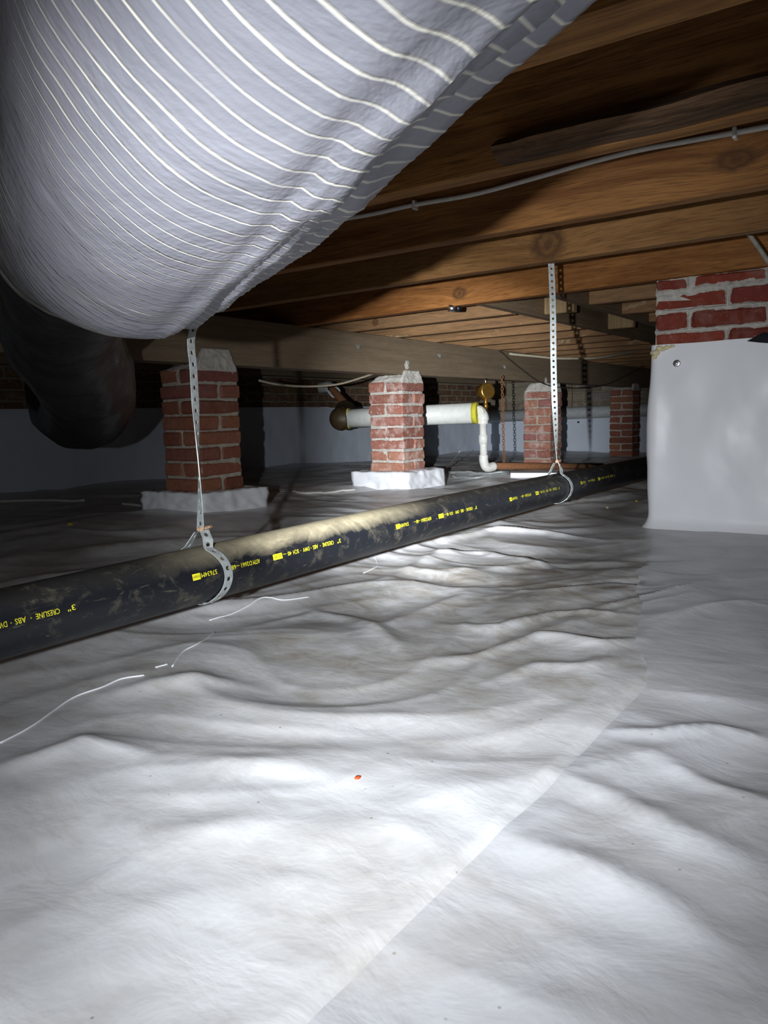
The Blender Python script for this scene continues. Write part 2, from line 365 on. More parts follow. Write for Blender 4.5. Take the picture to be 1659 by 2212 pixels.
def floor_z(X, Y):
    X = np.asarray(X, float); Y = np.asarray(Y, float)
    z = -.055*np.clip((X-4.2)/3., 0, 1)**1.2
    z = z + .035*np.exp(-(((X-2.0)/.7)**2+((Y-2.4)/.6)**2))
    a = .62; u = X*math.cos(a)+Y*math.sin(a); w = -X*math.sin(a)+Y*math.cos(a)   # u: along the view, w: across
    far = np.clip((u-.1)/1.2, .5, 1.2)
    wx = pn(X*1.7+3, Y*1.7)*.55; wy = pn(X*1.7-8, Y*1.7+5)*.55
    z = z + .030*pn(u*1.3+9, w*1.1)*far
    z = z + .012*pn((u+wx)*4.2, (w+wy)*1.9+4)*far
    z = z + .009*pn((u+wx*.8)*6.+31, (w+wy*.8)*4.4+4)*np.clip(far, .6, 1)
    rid = 1-np.abs(pn((u+wx*.7+.25*w)*2.7+77, (w+wy*.7)*1.4+13))*2.6
    z = z + .008*np.clip(rid, 0, 1)**3*np.clip(far, .3, 1.1)*np.clip((u-.3)*1.5, .15, 1)
    rid2 = 1-np.abs(pn((u+.35*w+wx*.8)*5.+51, (w-.2*u+wy*.8)*2.3+7))*2.8
    z = z + .0032*np.clip(rid2, 0, 1)**3*np.clip((u-.3)*1.3, .15, 1)
    z = z + .0024*fbm(u*9+wx*3, w*5+wy*3, 3)
    # lapped sheet: one liner lies over the next along a straight seam
    A = onz(1400, 1490, 0)[:2]; B = onz(705, 2175, 0)[:2]; d = (B-A)/np.linalg.norm(B-A); nrm = np.array([-d[1], d[0]])
    q = (X-A[0])*nrm[0]+(Y-A[1])*nrm[1]; t = (X-A[0])*d[0]+(Y-A[1])*d[1]
    if nrm[1] < 0: q = -q
    m_ = 1/(1+np.exp(-(t+.02)*60))
    q = q+.002*pn(t*9, t*0+.5)
    z = z + m_*(.0035/(1+np.exp(-(q-.003)*900))+.0012*np.exp(-((q-.02)/.03)**2))
    rs = 1/(1+np.exp((q+.03)*60))*m_
    E1 = onz(1000, 1740, 0)[:2]; E2 = onz(1500, 2010, 0)[:2]; g = (E2-E1)/np.linalg.norm(E2-E1)
    al = X*g[0]+Y*g[1]; ac = -X*g[1]+Y*g[0]
    rg = 1-np.abs(pn(al*1.6+4+ac*.8, ac*8.5+pn(al*2., ac*2.)*1.2))*2.6
    z = z + rs*(.0045*np.clip(rg, 0, 1)**2*(.5+pn(al*2.+3, ac*2.5))+.005*pn(al*3+7, ac*9.+pn(al*4, ac*4)))
    # a long fold under the drain pipe
    z = z + .034*np.exp(-((Y-1.33-.03*np.sin(X*3))/.15)**2)*np.clip((X+.3)*2, 0, 1)*np.clip((2.2-X)*1.5, 0, 1)
    for pts, hgt, wd in FOLDS:
        best = np.full(X.shape, 9.); tt = np.zeros(X.shape); n_ = len(pts)-1
        for i in range(n_):
            a_, b_ = pts[i], pts[i+1]; dv = b_-a_; l2 = dv@dv
            k_ = np.clip(((X-a_[0])*dv[0]+(Y-a_[1])*dv[1])/l2, 0, 1)
            ds = np.hypot(X-a_[0]-k_*dv[0], Y-a_[1]-k_*dv[1]); up_ = ds < best
            tt = np.where(up_, (i+k_)/n_, tt); best = np.where(up_, ds, best)
        z = z + hgt*np.exp(-(best/wd)**1.6)*np.sin(np.pi*np.clip(tt, .04, .96))**.6
    # flatten round the wrapped pier
    f = np.clip(1.3-np.hypot((X-2.5)/.55, (Y-.45)/.5), 0, 1); f = f*f*(3-2*f)
    return z*(1-f)+.002*f
def graded(lo, hi, c0, c1, fine, coarse):
    xs = [c0]
    x = c0
    while x < c1: x += fine; xs.append(x)
    st = fine
    while x < hi: st = min(st*1.06, coarse); x += st; xs.append(x)
    x = c0; st = fine; left = []
    while x > lo: st = min(st*1.06, coarse); x -= st; left.append(x)
    return np.array(left[::-1]+xs)
gx = graded(-1.25, 8.5, .0, 2.7, .0075, .035); gy = graded(-1.65, 4.6, -.35, 1.6, .0075, .03)
X, Y = np.meshgrid(gx, gy, indexing='ij')
floor = struct(link('floor', gridmesh('floor', np.stack([X, Y, floor_z(X, Y)], -1)), M['liner']))
floor['label'] = 'rumpled white plastic vapour barrier covering the crawl space ground'
def fz(x, y): return float(floor_z(np.array([x]), np.array([y]))[0])
def onfloor(px, py, lift=0.):
    p = onz(px, py, 0.)
    for _ in range(6): p = onz(px, py, fz(p[0], p[1]))
    p[2] += lift; return p
# bright creases where the sheet is pinched
def crease(pts, r=.0016):
    P = catmull([onfloor(*p) for p in pts], 8)
    for q in P: q[2] = fz(q[0], q[1])+r*.3
    link('crease', tube('crease', P, r, 6), M['white_crease'], floor)
crease([(0, 1606), (70, 1568), (150, 1512), (215, 1487), (262, 1467), (312, 1459)])
crease([(336, 1442), (362, 1435)], .0014)
crease([(372, 1440), (395, 1408), (430, 1388), (465, 1366)], .0012)
crease([(452, 1337), (500, 1326), (540, 1316), (570, 1300), (612, 1292), (668, 1284)], .0014)
crease([(785, 1238), (815, 1222), (808, 1205)], .0012)

# ------------------------------------------------------------------ walls
def wall_bricks(parent, o, along, nrm, length, z0, rows, row_h=.066, bl=.21, mat=M['brick_d'], depth=.09):
    vs = [boxmesh('wall_brick', (0, 0, 0), (bl-.012, depth, row_h-.012), .006, .0022) for _ in range(5)]
    for me in vs: me.materials.append(mat)
    ang = math.atan2(along[1], along[0])
    for r in range(rows):
        x = -(bl/2 if r % 2 else 0.)
        while x < length:
            b = link('brick', random.choice(vs), None, parent); dz = random.gauss(0, .0015); off = random.gauss(0, .003)
            b.location = (o[0]+along[0]*x-nrm[0]*(depth-off), o[1]+along[1]*x-nrm[1]*(depth-off), z0+r*row_h+dz)
            b.rotation_euler = (0, 0, ang); x += bl
            if along[0]*nrm[1]-along[1]*nrm[0] < 0: pass
def sheet(name, o, along, nrm, length, z0, z1, amp, mat, parent, step=.02, seed=0., lean=0.):
    n = int(length/step); k = max(6, int((z1-z0)/step))
    a = np.linspace(0, length, n); z = np.linspace(z0, z1, k); A, Z = np.meshgrid(a, z, indexing='ij')
    d = amp*(1.2*pn(A*2+seed, Z*2.4+seed)+.8*pn(A*5+Z*3+seed, Z*3)+.5*pn(A*9-Z*4, Z*9+seed))+amp*.8
    d = d+lean*np.clip(1-(Z-z0)/.12, 0, 1)**2
    top = np.clip((Z-(z1-.03))/.03, 0, 1); d = d*(1-top*.7)
    P = np.stack([o[0]+along[0]*A+nrm[0]*d, o[1]+along[1]*A+nrm[1]*d, Z], -1)
    return link(name, gridmesh(name, P), mat, parent)
WB, WE = 4.42, 8.32
# back wall: foundation brick with liner over its lower part
wb = struct(link('wall_back', boxmesh('wall_back', (-1.25, WB, -.15), (WE+.1, WB+.2, 1.02)), M['mortar_dark']))
wb['label'] = 'old brick foundation wall with white liner on its lower part'
wall_bricks(wb, (1.9, WB-.012), (1, 0), (0, -1), 6.3, .49, 3, depth=-.09) if False else None
def wall_brick_rows(parent, fixed, lo, hi, z0, rows, axis, row_h=.066, bl=.212, mat=None, face=-1):
    vs = []
    for _ in range(5):
        a = (0, -.0, 0); me = boxmesh('wall_brick', (0, 0, 0), (bl-.012, .05, row_h-.012), .006, .0022) if axis == 0 else boxmesh('wall_brick', (0, 0, 0), (.05, bl-.012, row_h-.012), .006, .0022)
        me.materials.append(mat); vs.append(me)
    for r in range(rows):
        t = lo-(bl/2 if r % 2 else 0)
        while t < hi:
            b = link('brick', random.choice(vs), None, parent); off = fixed-.012+random.gauss(0, .003)
            b.location = (t, off, z0+r*row_h+random.gauss(0, .0012)) if axis == 0 else (off, t, z0+r*row_h+random.gauss(0, .0012))
            t += bl
wall_brick_rows(wb, WB, 1.7, WE-.15, .478, 4, 0, mat=M['brick_d'])
sheet('liner_sheet', (-1.2, WB-.014), (1, 0), (0, -1), WE+1.2, -.09, .492, .010, M['liner_wall'], wb, .025, 3., .03)
we = struct(link('wall_end', boxmesh('wall_end', (WE, -1.7, -.15), (WE+.2, WB+.1, 1.02)), M['mortar_dark']))
we['label'] = 'far foundation wall of grey block and brick with a low liner sheet'
wall_brick_rows(we, WE, 1.3, WB-.1, .33, 4, 1, .095, .36, M['brick_e'])
sheet('liner_sheet', (WE-.014, -1.6), (0, 1), (-1, 0), WB+1.6, -.10, .325, .010, M['liner_wall'], we, .025, 13., .03)
wr = struct(link('wall_right', boxmesh('wall_right', (-1.25, -1.75, -.15), (WE+.1, -1.6, 1.02)), M['mortar_dark']))
sheet('liner_sheet', (-1.2, -1.586), (1, 0), (0, 1), WE+1.2, -.09, .5, .01, M['liner_wall'], wr, .05, 23.)
wl = struct(link('wall_left', boxmesh('wall_left', (-1.4, -1.7, -.15), (-1.2, WB+.1, 1.02)), M['mortar_dark']))
sheet('liner_sheet', (-1.186, -1.6), (0, 1), (1, 0), WB+1.6, -.09, .5, .01, M['liner_wall'], wl, .05, 33.)
for q, w_ in ((ony(730, 899, WB-.03), wb), (onx(1250, 912, WE-.03), we)):
    link('liner_pin', tube('liner_pin', [q+np.array([.03, .03, 0]) if w_ is we else q+np.array([0, .03, 0]), q], .010, 10), M['black'], w_)
# sill plates on the two far walls
tag(link('sill_plate', boxmesh('sill_plate', (-1.2, WB-.12, .745), (WE-.13, WB+.02, .818), .004), M['girder']), 'dark timber sill plate lying along the back brick wall', 'timber')
tag(link('sill_plate', boxmesh('sill_plate', (WE-.12, -1.55, .745), (WE+.02, WB+.02, .818), .004), M['girder']), 'dark timber sill plate lying along the far end wall', 'timber')

# ------------------------------------------------------------------ ceiling and joists
JH = .185
ceil = struct(empty('ceiling', (0, 0, JB+JH))); ceil['label'] = 'underside of the subfloor boards'
bw = .14; y = -1.6
pm = [boxmesh('subfloor_board', (-1.25, 0, 0), (WE, bw-.006, .02), .002) for _ in range(2)]
for p in pm: p.materials.append(M['subfloor'])
i = 0
while y < WB:
    b = link('board', pm[i % 2], None, ceil); b.location = (0, y, .012+random.uniform(0, .003)); y += bw; i += 1
def joist(x0, x1, y0, y1, mat, label, group=None, skew=.0, zt=0., h=JH, name='floor_joist', wave=.0):
    n = 24; ys = np.linspace(y0, y1, n); bm = []
    P = []
    for yy in ys:
        s = skew*(yy-.5); w = wave*float(pn(np.array(yy*2.3+x0*7), np.array(x0*3.)))
        z0 = JB+w+zt*(yy); e = .003
        ring = [(x0+s+e, z0), (x1+s-e, z0), (x1+s, z0+e), (x1+s, z0+h), (x0+s, z0+h), (x0+s, z0+e)]
        P.append([(a, yy, b) for a, b in ring])
    v = [p for r in P for p in r]; f = []
    for i in range(n-1):
        for k in range(6): f.append((i*6+k, i*6+(k+1) % 6, (i+1)*6+(k+1) % 6, (i+1)*6+k))
    f.append(tuple(range(5, -1, -1))); f.append(tuple((n-1)*6+k for k in range(6)))
    me = mesh(name, v, f); o = link(name, me, mat)
    return tag(o, label, 'joist', group)
YA, YB = -1.55, WB-.02
kn3 = onx(1590, 345, 1.675); kn4 = onx(1180, 525, 2.075); kn5 = onx(985, 632, 2.62); kn6 = onx(788, 693, 2.98)
mj3 = mat_wood('joist_pine_dark_knot', (.36, .165, .05), (.18, .07, .02), knots=((kn3[0], kn3[1], kn3[2], .026, 1.9),), seed=.4)
mj4 = mat_wood('joist_pine_round_knot', (.36, .185, .065), (.21, .095, .03), knots=((kn4[0], kn4[1], kn4[2], .056, 1.1),), seed=1.1)
mj5 = mat_wood('joist_pine_orange', (.40, .17, .048), (.22, .08, .02), knots=((kn5[0], kn5[1], kn5[2], .03, 1.3),), seed=2.4)
GJ = 'floor joists of the near bays'
joist(.02, .062, YA, YB, M['joist'], 'pine floor joist above the silver ribbed duct', GJ)
joist(.44, .482, YA, YB, M['joist'], 'pine floor joist above the silver ribbed duct', GJ)
joist(.852, .93, YA, YB, M['joist'], 'doubled pine floor joist crossing just above the duct bend', None)
joist(1.262, 1.305, YA, YB, M['joist'], 'pine floor joist with bark-edged board nailed to its side')
joist(1.675, 1.718, YA, YB, mj3, 'pine floor joist carrying the stapled white cable', None, .01)
joist(2.075, 2.118, YA, YB, mj4, 'pine floor joist with large round knot holding the longer hanger strap', None, .03)
joist(2.60, 2.648, YA, YB, mj5, 'orange pine floor joist resting on the wrapped brick pier', None, .045, -.003)
# waney board beside the second joist
yb1 = ony(1065, 345, .9)
e0 = onz(1065, 350, JB)[1]
n = 60; ys = np.linspace(YA, e0, n); v = []; f = []
for i, yy in enumerate(ys):
    xe = 1.205+.02*float(fbm(np.array(yy*6.), np.array(.3)))+.006*float(pn(np.array(yy*23.), np.array(2.2)))
    zb = JB+.004+.006*float(pn(np.array(yy*7.), np.array(9.)))
    v += [(xe+.022, yy, zb), (1.2615, yy, zb-.002), (1.2615, yy, JB+.04), (xe+.03, yy, JB+.04), (xe, yy, zb+.016)]
for i in range(n-1):
    for k in range(5): f.append((i*5+k, i*5+(k+1) % 5, (i+1)*5+(k+1) % 5, (i+1)*5+k))
f += [(4, 3, 2, 1, 0), tuple((n-1)*5+k for k in range(5))]
tag(link('waney_board', mesh('waney_board', v, f), M['bark']), 'dark rough board with bark edge beside a pine joist', 'board')
# tail joists beyond the header pair
HY1, HY2 = 1.12, 1.42
k = 0; x = 3.03
def span_label(x):
    if x < 3.6: return 'weathered pine joist crossing the girder right above the pale pier'
    if x < 5.5: return 'weathered pine joist crossing the girder between the pale pier and the chain'
    if x < 7.5: return 'weathered pine joist crossing the girder beyond the hanging chain'
    return 'weathered pine joist crossing the girder next to the far end wall'
mkn = mat_wood('joist_pine_small_knot', (.40, .21, .085), (.20, .09, .03), grey=.22, knots=((kn6[0], kn6[1], kn6[2], .02, 1.2),), seed=6.)
while x < WE-.1:
    joist(x, x+.043, HY2+.046, YB, mkn if k == 0 else M['joist_far'], 'pine floor joist with small ringed knot just above the grey girder' if k == 0 else span_label(x), None if k == 0 else 'joists over the girder', .02, -.0015)
    joist(x, x+.043, YA, HY1-.002, M['joist_far'], 'weathered pine tail joist behind the wrapped brick pier', 'tail joists behind the wrapped pier')
    k += 1; x += .405
def beam(name, lo, hi, mat, label, cat='beam', bev=.004):
    return tag(link(name, boxmesh(name, lo, hi, bev), mat), label, cat)
beam('header', (2.66, HY1, JB), (WE-.13, HY1+.042, JB+JH), M['header'], 'timber header spanning behind the wrapped brick pier', 'header')
beam('header', (2.70, HY2, JB), (WE-.13, HY2+.042, JB+JH), M['header'], 'timber header that the long tail joists butt against', 'header')
for i, (bx_, lab) in enumerate(((3.28, 'pale sawn blocking between the two headers behind the strap'), (4.12, 'pale square sawn blocking between the headers near the wrapped pier'))):
    beam('blocking', (bx_, HY1+.16, JB+.012), (bx_+.042, HY2-.002, JB+JH-.01), M['block'], lab, 'block')
# girder: three plies under the joists
gird = empty('girder', (0, 2.35, 0))
for i in range(3):
    link('ply', boxmesh('girder_ply', (-1.15, i*.0405, .622+random.uniform(0, .002)), (WE-.15, i*.0405+.0395, .817), .003), M['girder'], gird)
tag(gird, 'grey-brown built-up timber girder resting on the row of brick piers', 'beam')
for (px, py) in ((772, 747), (948, 767), (1089, 792)):
    p = ony(px, py, 2.347); a = np.linspace(-.3, math.pi+.3, 9)
    P = [(p[0]+.010*math.cos(t), p[1]-.004-.012*math.sin(t)*.6, p[2]-.014*math.sin(t)) for t in a]
    P = [(p[0]-.009, p[1]+.006, p[2]+.006)]+P[::-1]+[(p[0]+.009, p[1]+.006, p[2]+.006)]
    tag(link('cable_staple', tube('cable_staple', P, .0028, 6), M['steel']), 'small bright cable staple driven into the grey girder', 'staple', 'staples on the girder')

# ------------------------------------------------------------------ brick piers
BL, BWD, BHT = .225, .108, .0525
def brick_set(mat, L=BL, Wd=BWD, Ht=BHT, n=6):
    out = []
    for _ in range(n):
        me = boxmesh('brick', (-L/2, -Wd/2, 0), (L/2, Wd/2, Ht), .007, .0019); me.materials.append(mat); out.append(me)
    return out
def rough_block(name, lo, hi, amp, mat, parent, res=.012, seed=0., taper=None, smooth=True):
    """box with a noisy skin, used for mortar and mortar caps"""
    bm = bmesh.new(); bmesh.ops.create_cube(bm, size=1.)
    d = [hi[i]-lo[i] for i in range(3)]
    cuts = max(2, min(26, int(max(d)/res)))
    bmesh.ops.subdivide_edges(bm, edges=list(bm.edges), cuts=cuts, use_grid_fill=True)
    for v in bm.verts:
        p = Vector(((lo[i]+hi[i])/2+v.co[i]*d[i] for i in range(3)))
        if taper:
            t = (v.co.z+.5); sc = 1-taper*t**1.3
            cx, cy = (lo[0]+hi[0])/2, (lo[1]+hi[1])/2
            p.x = cx+(p.x-cx)*sc; p.y = cy+(p.y-cy)*sc
        nn = Vector((v.co.x, v.co.y, v.co.z*.3)).normalized()
        q = p*38+Vector((seed, seed*2, seed*3))
        w = mnoise.noise(q)+.6*mnoise.noise(q*2.3)+.8*mnoise.noise(q*.35)
        v.co = p+nn*amp*w
    me = bpy.data.meshes.new(name); bm.to_mesh(me); bm.free()
    if smooth: me.polygons.foreach_set('use_smooth', [True]*len(me.polygons))
    return link(name, me, mat, parent)
def pier(x0, y0, z0, z1, rows, top_along_x, mat, mort, label, cap=None, foot=None, seed=0., wedge=.055):
    e = empty('brick_pier', (x0+BL/2, y0+BL/2, 0)); tag(e, label, 'pier')
    bs = brick_set(mat); rh = (z1-z0)/rows
    for r in range(rows):
        ax_ = top_along_x if (rows-1-r) % 2 == 0 else not top_along_x
        for s in (-1, 1):
            b = link('brick', random.choice(bs), None, e)
            dx = random.gauss(0, .0022); dy = random.gauss(0, .0022)
            off = s*(BL/2-BWD/2)
            b.location = (dx, off+dy, z0+r*rh+.005) if ax_ else (off+dx, dy, z0+r*rh+.005)
            b.rotation_euler = (random.gauss(0, .006), random.gauss(0, .006), (0 if ax_ else math.pi/2)+random.gauss(0, .012))
            b.scale = (1, 1, (rh-.0095)/BHT)
    h = BL/2-.006
    rough_block('mortar', (-h, -h, z0-.004), (h, h, z1-.003), .0042, mort, e, .010, seed)
    if cap:
        rough_block('mortar_cap', (-BL/2+.006, -BL/2+.006, z1-.008), (BL/2-.006, BL/2-.006, cap), .007, M['mortar_white'], e, .014, seed+5, .34)
    if cap: rough_block('mortar_fillet', (-.108, -BL/2+.001, z1-.012), (.108, -BL/2+.0215, z1+wedge), .005, M['mortar_white'], e, .010, seed+9, .36)
    return e
def footing_wrap(e, lo, hi, seed):
    bm = bmesh.new(); bmesh.ops.create_cube(bm, size=1.); bmesh.ops.subdivide_edges(bm, edges=list(bm.edges), cuts=22, use_grid_fill=True)
    d = [hi[i]-lo[i] for i in range(3)]
    ox, oy = e.location.x, e.location.y
    for v in bm.verts:
        nn = Vector((v.co.x, v.co.y, v.co.z*.6))
        nn = Vector([c if abs(abs(c)-.5) < .01 or (i == 2 and c > .29) else 0 for i, c in enumerate(nn)])
        if nn.length > 0: nn.normalize()
        p = Vector(((lo[i]+hi[i])/2+v.co[i]*d[i] for i in range(3)))
        q = Vector((p.x*5+seed, p.y*5, p.z*6)); w = .8*mnoise.noise(q)+.6*(1-2.5*abs(mnoise.noise(q*1.9)))+.45*(1-3*abs(mnoise.noise(q*4.3+Vector((q.z*3, 0, 0)))))
        sk = max(0., -v.co.z-.32)*.16
        p = p+nn*.009*w+Vector((nn.x, nn.y, 0))*sk
        v.co = (p.x-ox, p.y-oy, p.z)
    me = bpy.data.meshes.new('footing_wrap'); bm.to_mesh(me); bm.free(); me.polygons.foreach_set('use_smooth', [True]*len(me.polygons))
    o = link('footing_wrap', me, M['liner_wrap'], e); o['label'] = 'white plastic sheet folded over the footing'
PY = 2.33
p1 = pier(2.054, PY, .108, .606, 8, True, M['brick_a'], M['mortar'], 'dull red brick pier standing beside the dark sagging duct', (.6215), seed=1., wedge=.075)
footing_wrap(p1, (1.99, PY-.065, -.01), (2.35, PY+.31, .112), 4.)
p2 = pier(3.492, PY, .082, .588, 8, True, M['brick_b'], M['mortar_white'], 'pale pinkish brick pier with white insulated pipe passing behind', (.6215), seed=2.)
footing_wrap(p2, (3.42, PY-.07, -.03), (3.81, PY+.30, .088), 9.)
p3 = pier(5.52, PY, -.02, .562, 9, False, M['brick_b'], M['mortar'], 'red brick pier standing behind the rusty iron pipe and chain', (.6215), seed=3.)
p4 = pier(7.53, PY, -.06, .60, 10, True, M['brick_a'], M['mortar'], 'dim red brick pier closest to the far end wall', (.6215), seed=4.)
# mortar smears squeezed against the girder face above two piers
def smear(px, py, r, seed):
    p = ony(px, py, 2.348); a = np.linspace(0, 2*math.pi, 22, endpoint=False); v = [(p[0], p[1]-.006, p[2])]; f = []
    for i, t in enumerate(a):
        rr = r*(.75+.5*float(pn(np.array(seed+i*.9), np.array(seed+.4))))*(1+.35*max(0, math.sin(t)))
        v.append((p[0]+rr*math.cos(t), p[1]+.003, p[2]+rr*math.sin(t)))
    for i in range(22): f.append((0, 1+(i+1) % 22, 1+i))
    return mesh('mortar_smear', v, f)
for (px, py, r, sd, par) in ((880, 790, .034, 3., p2), (1180, 822, .03, 8., p3)):
    o = link('mortar_smear', smear(px, py, r, sd), M['mortar_white'], gird); o.location = (0, -2.35, 0)

# ------------------------------------------------------------------ wrapped brick pier on the right
WX, WY0, WY1, WZ = 2.63, .295, .745, .605
wp = empty('wrapped_brick_pier', (WX+.225, (WY0+WY1)/2, 0)); tag(wp, 'wide brick pier with its lower part wrapped in white plastic', 'pier')
def loc(o): o.location = (-wp.location.x, -wp.location.y, 0); return o
rh = .0632; full = brick_set(M['brick_c'], .214, .100, .053); half = brick_set(M['brick_c'], .100, .100, .053, 4)
for r in range(4):
    z = WZ-.012+r*rh; last = r == 3
    lay = [(WY1-.107, 1), (WY1-.335, 1)] if r % 2 == 0 else [(WY1-.05, 0), (WY1-.222, 1), (WY1-.394, 0)]
    for (yc, isf) in lay:
        for d in range(4):
            b = link('brick', random.choice(full if isf else half), None, wp)
            b.location = (WX+.052+d*.113-wp.location.x+random.gauss(0, .002), yc-wp.location.y, z+(.0 if d else random.gauss(0, .001)))
            b.rotation_euler = (random.gauss(0, .008), 0, math.pi/2+random.gauss(0, .008))
            if last: b.scale = (1, 1, (JB-.004-z)/.053)
def wrapped_mortar():
    ys = np.linspace(WY0, WY1, 150); zs = np.linspace(WZ-.02, JB-.001, 75); A, Z = np.meshgrid(ys, zs, indexing='ij')
    jd = np.full(A.shape, 9.)
    for r in range(5): jd = np.minimum(jd, np.abs(Z-(WZ-.012+r*rh-.005)))
    for r in range(4):
        rows = (Z > WZ-.012+r*rh-.005) & (Z < WZ-.012+(r+1)*rh-.005)
        for yj in ((WY1-.221,) if r % 2 == 0 else (WY1-.108, WY1-.336)): jd = np.where(rows, np.minimum(jd, np.abs(A-yj)), jd)
    nz = fbm(A*26, Z*30, 4); wid = .0075+.012*np.clip(nz, -.3, 1)+.016*np.clip((Z-.74)/.07, 0, 1)
    bul = np.clip(1-jd/np.maximum(wid, .003), 0, 1)**.6
    d = -.010+bul*(.012+.008*np.clip(fbm(A*40+9, Z*40, 3), -.6, 1))
    edge = np.clip(np.minimum(A-WY0, WY1-A)/.006, 0, 1); d = np.where(edge < 1, np.minimum(d, .002), d)
    P = np.stack([WX-d, A, Z], -1)
    loc(link('mortar', gridmesh('mortar', P), M['mortar_white'], wp))
    loc(link('mortar_core', boxmesh('mortar_core', (WX+.012, WY0+.006, -.02), (WX+.44, WY1-.006, JB-.001)), M['mortar_white'], wp))
wrapped_mortar()
def wrap_sheet():
    # one sheet wrapped round the pier, swept round its plan outline
    c = .02; pts = []
    x0, x1, y0, y1 = WX-.012, WX+.452, WY0-.012, WY1+.008
    def corner(cx, cy, a0): return [(cx+c*math.cos(a), cy+c*math.sin(a)) for a in np.linspace(a0, a0+math.pi/2, 6)]
    out = corner(x0+c, y1-c, math.pi/2)+[(x0, y) for y in np.linspace(y1-c, y0+c, 70)[1:-1]]+corner(x0+c, y0+c, math.pi)+[(x, y0) for x in np.linspace(x0+c, x1-c, 20)[1:-1]]+corner(x1-c, y0+c, 1.5*math.pi)+[(x1, y) for y in np.linspace(y0+c, y1-c, 20)[1:-1]]+corner(x1-c, y1-c, 0)+[(x, y1) for x in np.linspace(x1-c, x0+c, 30)[1:-1]]
    out = np.array(out); ctr = out.mean(0)
    nrm = np.roll(out, -1, 0)-np.roll(out, 1, 0); nrm = np.stack([-nrm[:, 1], nrm[:, 0]], 1); nrm /= np.linalg.norm(nrm, axis=1)[:, None]
    if ((out-ctr)*nrm).sum() < 0: nrm = -nrm
    sarc = np.concatenate([[0], np.cumsum(np.linalg.norm(np.diff(out, axis=0), axis=1))])
    zs = np.concatenate([np.linspace(.0, .06, 12), np.linspace(.07, WZ+.004, 64)]); P = np.zeros((len(zs), len(out), 3))
    for i, z in enumerate(zs):
        t = z/WZ
        amp = .007*math.sin(math.pi*min(1, t*1.02))**.7
        w = 1.3*pn(sarc*7+2, np.full_like(sarc, z*6.))+.45*pn(sarc*13, np.full_like(sarc, z*11+4))+.12*pn(sarc*30+z*9, np.full_like(sarc, z*22+4))
        mid = np.exp(-((out[:, 1]-.62)/.09)**2)*np.exp(-((z-.25)/.22)**2)
        d = amp*w*(1-.35*mid)+.004+.022*max(0., 1-z/.05)**2.2+.012*math.exp(-((z-.3)/.15)**2)*np.exp(-((out[:, 1]-y1)/.05)**2)
        zz = z+.006*np.sin(sarc*6)*(t > .97)
        P[i] = np.stack([out[:, 0]+nrm[:, 0]*d, out[:, 1]+nrm[:, 1]*d, np.full_like(sarc, z)+(0.004*pn(sarc*5, sarc*0+1.) if z > WZ-.02 else 0)], -1)
    o = loc(link('liner_wrap', gridmesh('liner_wrap', P, True, closed_v=True), M['liner_wrap'], wp)); o['label'] = 'white plastic liner wrapped round the lower pier'
wrap_sheet()
# screw with washer, foam blob, tape scrap on the pier
p = onx(1462, 785, WX-.022)
sc = empty('screw', p); sc.parent = wp; sc.location = (p[0]-wp.location.x, p[1]-wp.location.y, p[2])
def disc(name, r, h, mat, parent, seg=20, x0=0., inner=None):
    a = np.linspace(0, 2*math.pi, seg, endpoint=False)
    prof = [(0., r), (-h*.7, r), (-h, r*.8), (-h, r*.45 if inner is None else inner)]
    P = np.array([[(x0+q, rr*math.cos(t), rr*math.sin(t)) for t in a] for q, rr in prof]); me = gridmesh(name, P, False, closed_v=True)
    bm = bmesh.new(); bm.from_mesh(me); bm.verts.ensure_lookup_table(); bm.faces.new([bm.verts[3*seg+i] for i in range(seg)]); bmesh.ops.recalc_face_normals(bm, faces=bm.faces); bm.to_mesh(me); bm.free()
    return link(name, me, mat, parent)
disc('washer', .0115, .004, M['zinc'], sc); disc('screw_head', .0062, .006, M['zinc'], sc, 6, -.0035)
def blob(name, p, r, mat, parent=None, seed=0., sub=3, sq=(1, 1, 1)):
    bm = bmesh.new(); bmesh.ops.create_icosphere(bm, subdivisions=sub, radius=1.)
    for v in bm.verts:
        w = 1+.35*mnoise.noise(v.co*1.7+Vector((seed, 0, 0)))+.18*mnoise.noise(v.co*4+Vector((0, seed, 0)))
        v.co = Vector([v.co[i]*w*r*sq[i]+p[i] for i in range(3)])
    me = bpy.data.meshes.new(name); bm.to_mesh(me); bm.free(); me.polygons.foreach_set('use_smooth', [True]*len(me.polygons))
    return link(name, me, mat, parent)
fm = None
for i, (px, py, r) in enumerate(((1416, 762, .012), (1425, 752, .010), (1440, 751, .009), (1452, 748, .007), (1414, 771, .008), (1432, 755, .008))):
    p = onx(px, py, WX-.016); o = blob('spray_foam', p, r, M['foam_cream'], wp, i*3.1, 3, (.9, 1.25, .8)); loc(o)
tp = []
q = [onx(1613, 737, WX-.03), onx(1650, 717, WX-.035), onx(1672, 722, WX-.04), onx(1672, 742, WX-.04), onx(1640, 740, WX-.035)]
v = [tuple(a) for a in q]+[(a[0]+.008, a[1], a[2]) for a in q]
fs = [(0, 1, 2, 3, 4), (9, 8, 7, 6, 5)]+[(i, 5+i, 5+(i+1) % 5, (i+1) % 5) for i in range(5)]
loc(link('tape_scrap', mesh('tape_scrap', v, fs), M['tape'], wp))['label'] = 'crumpled black tape scrap'

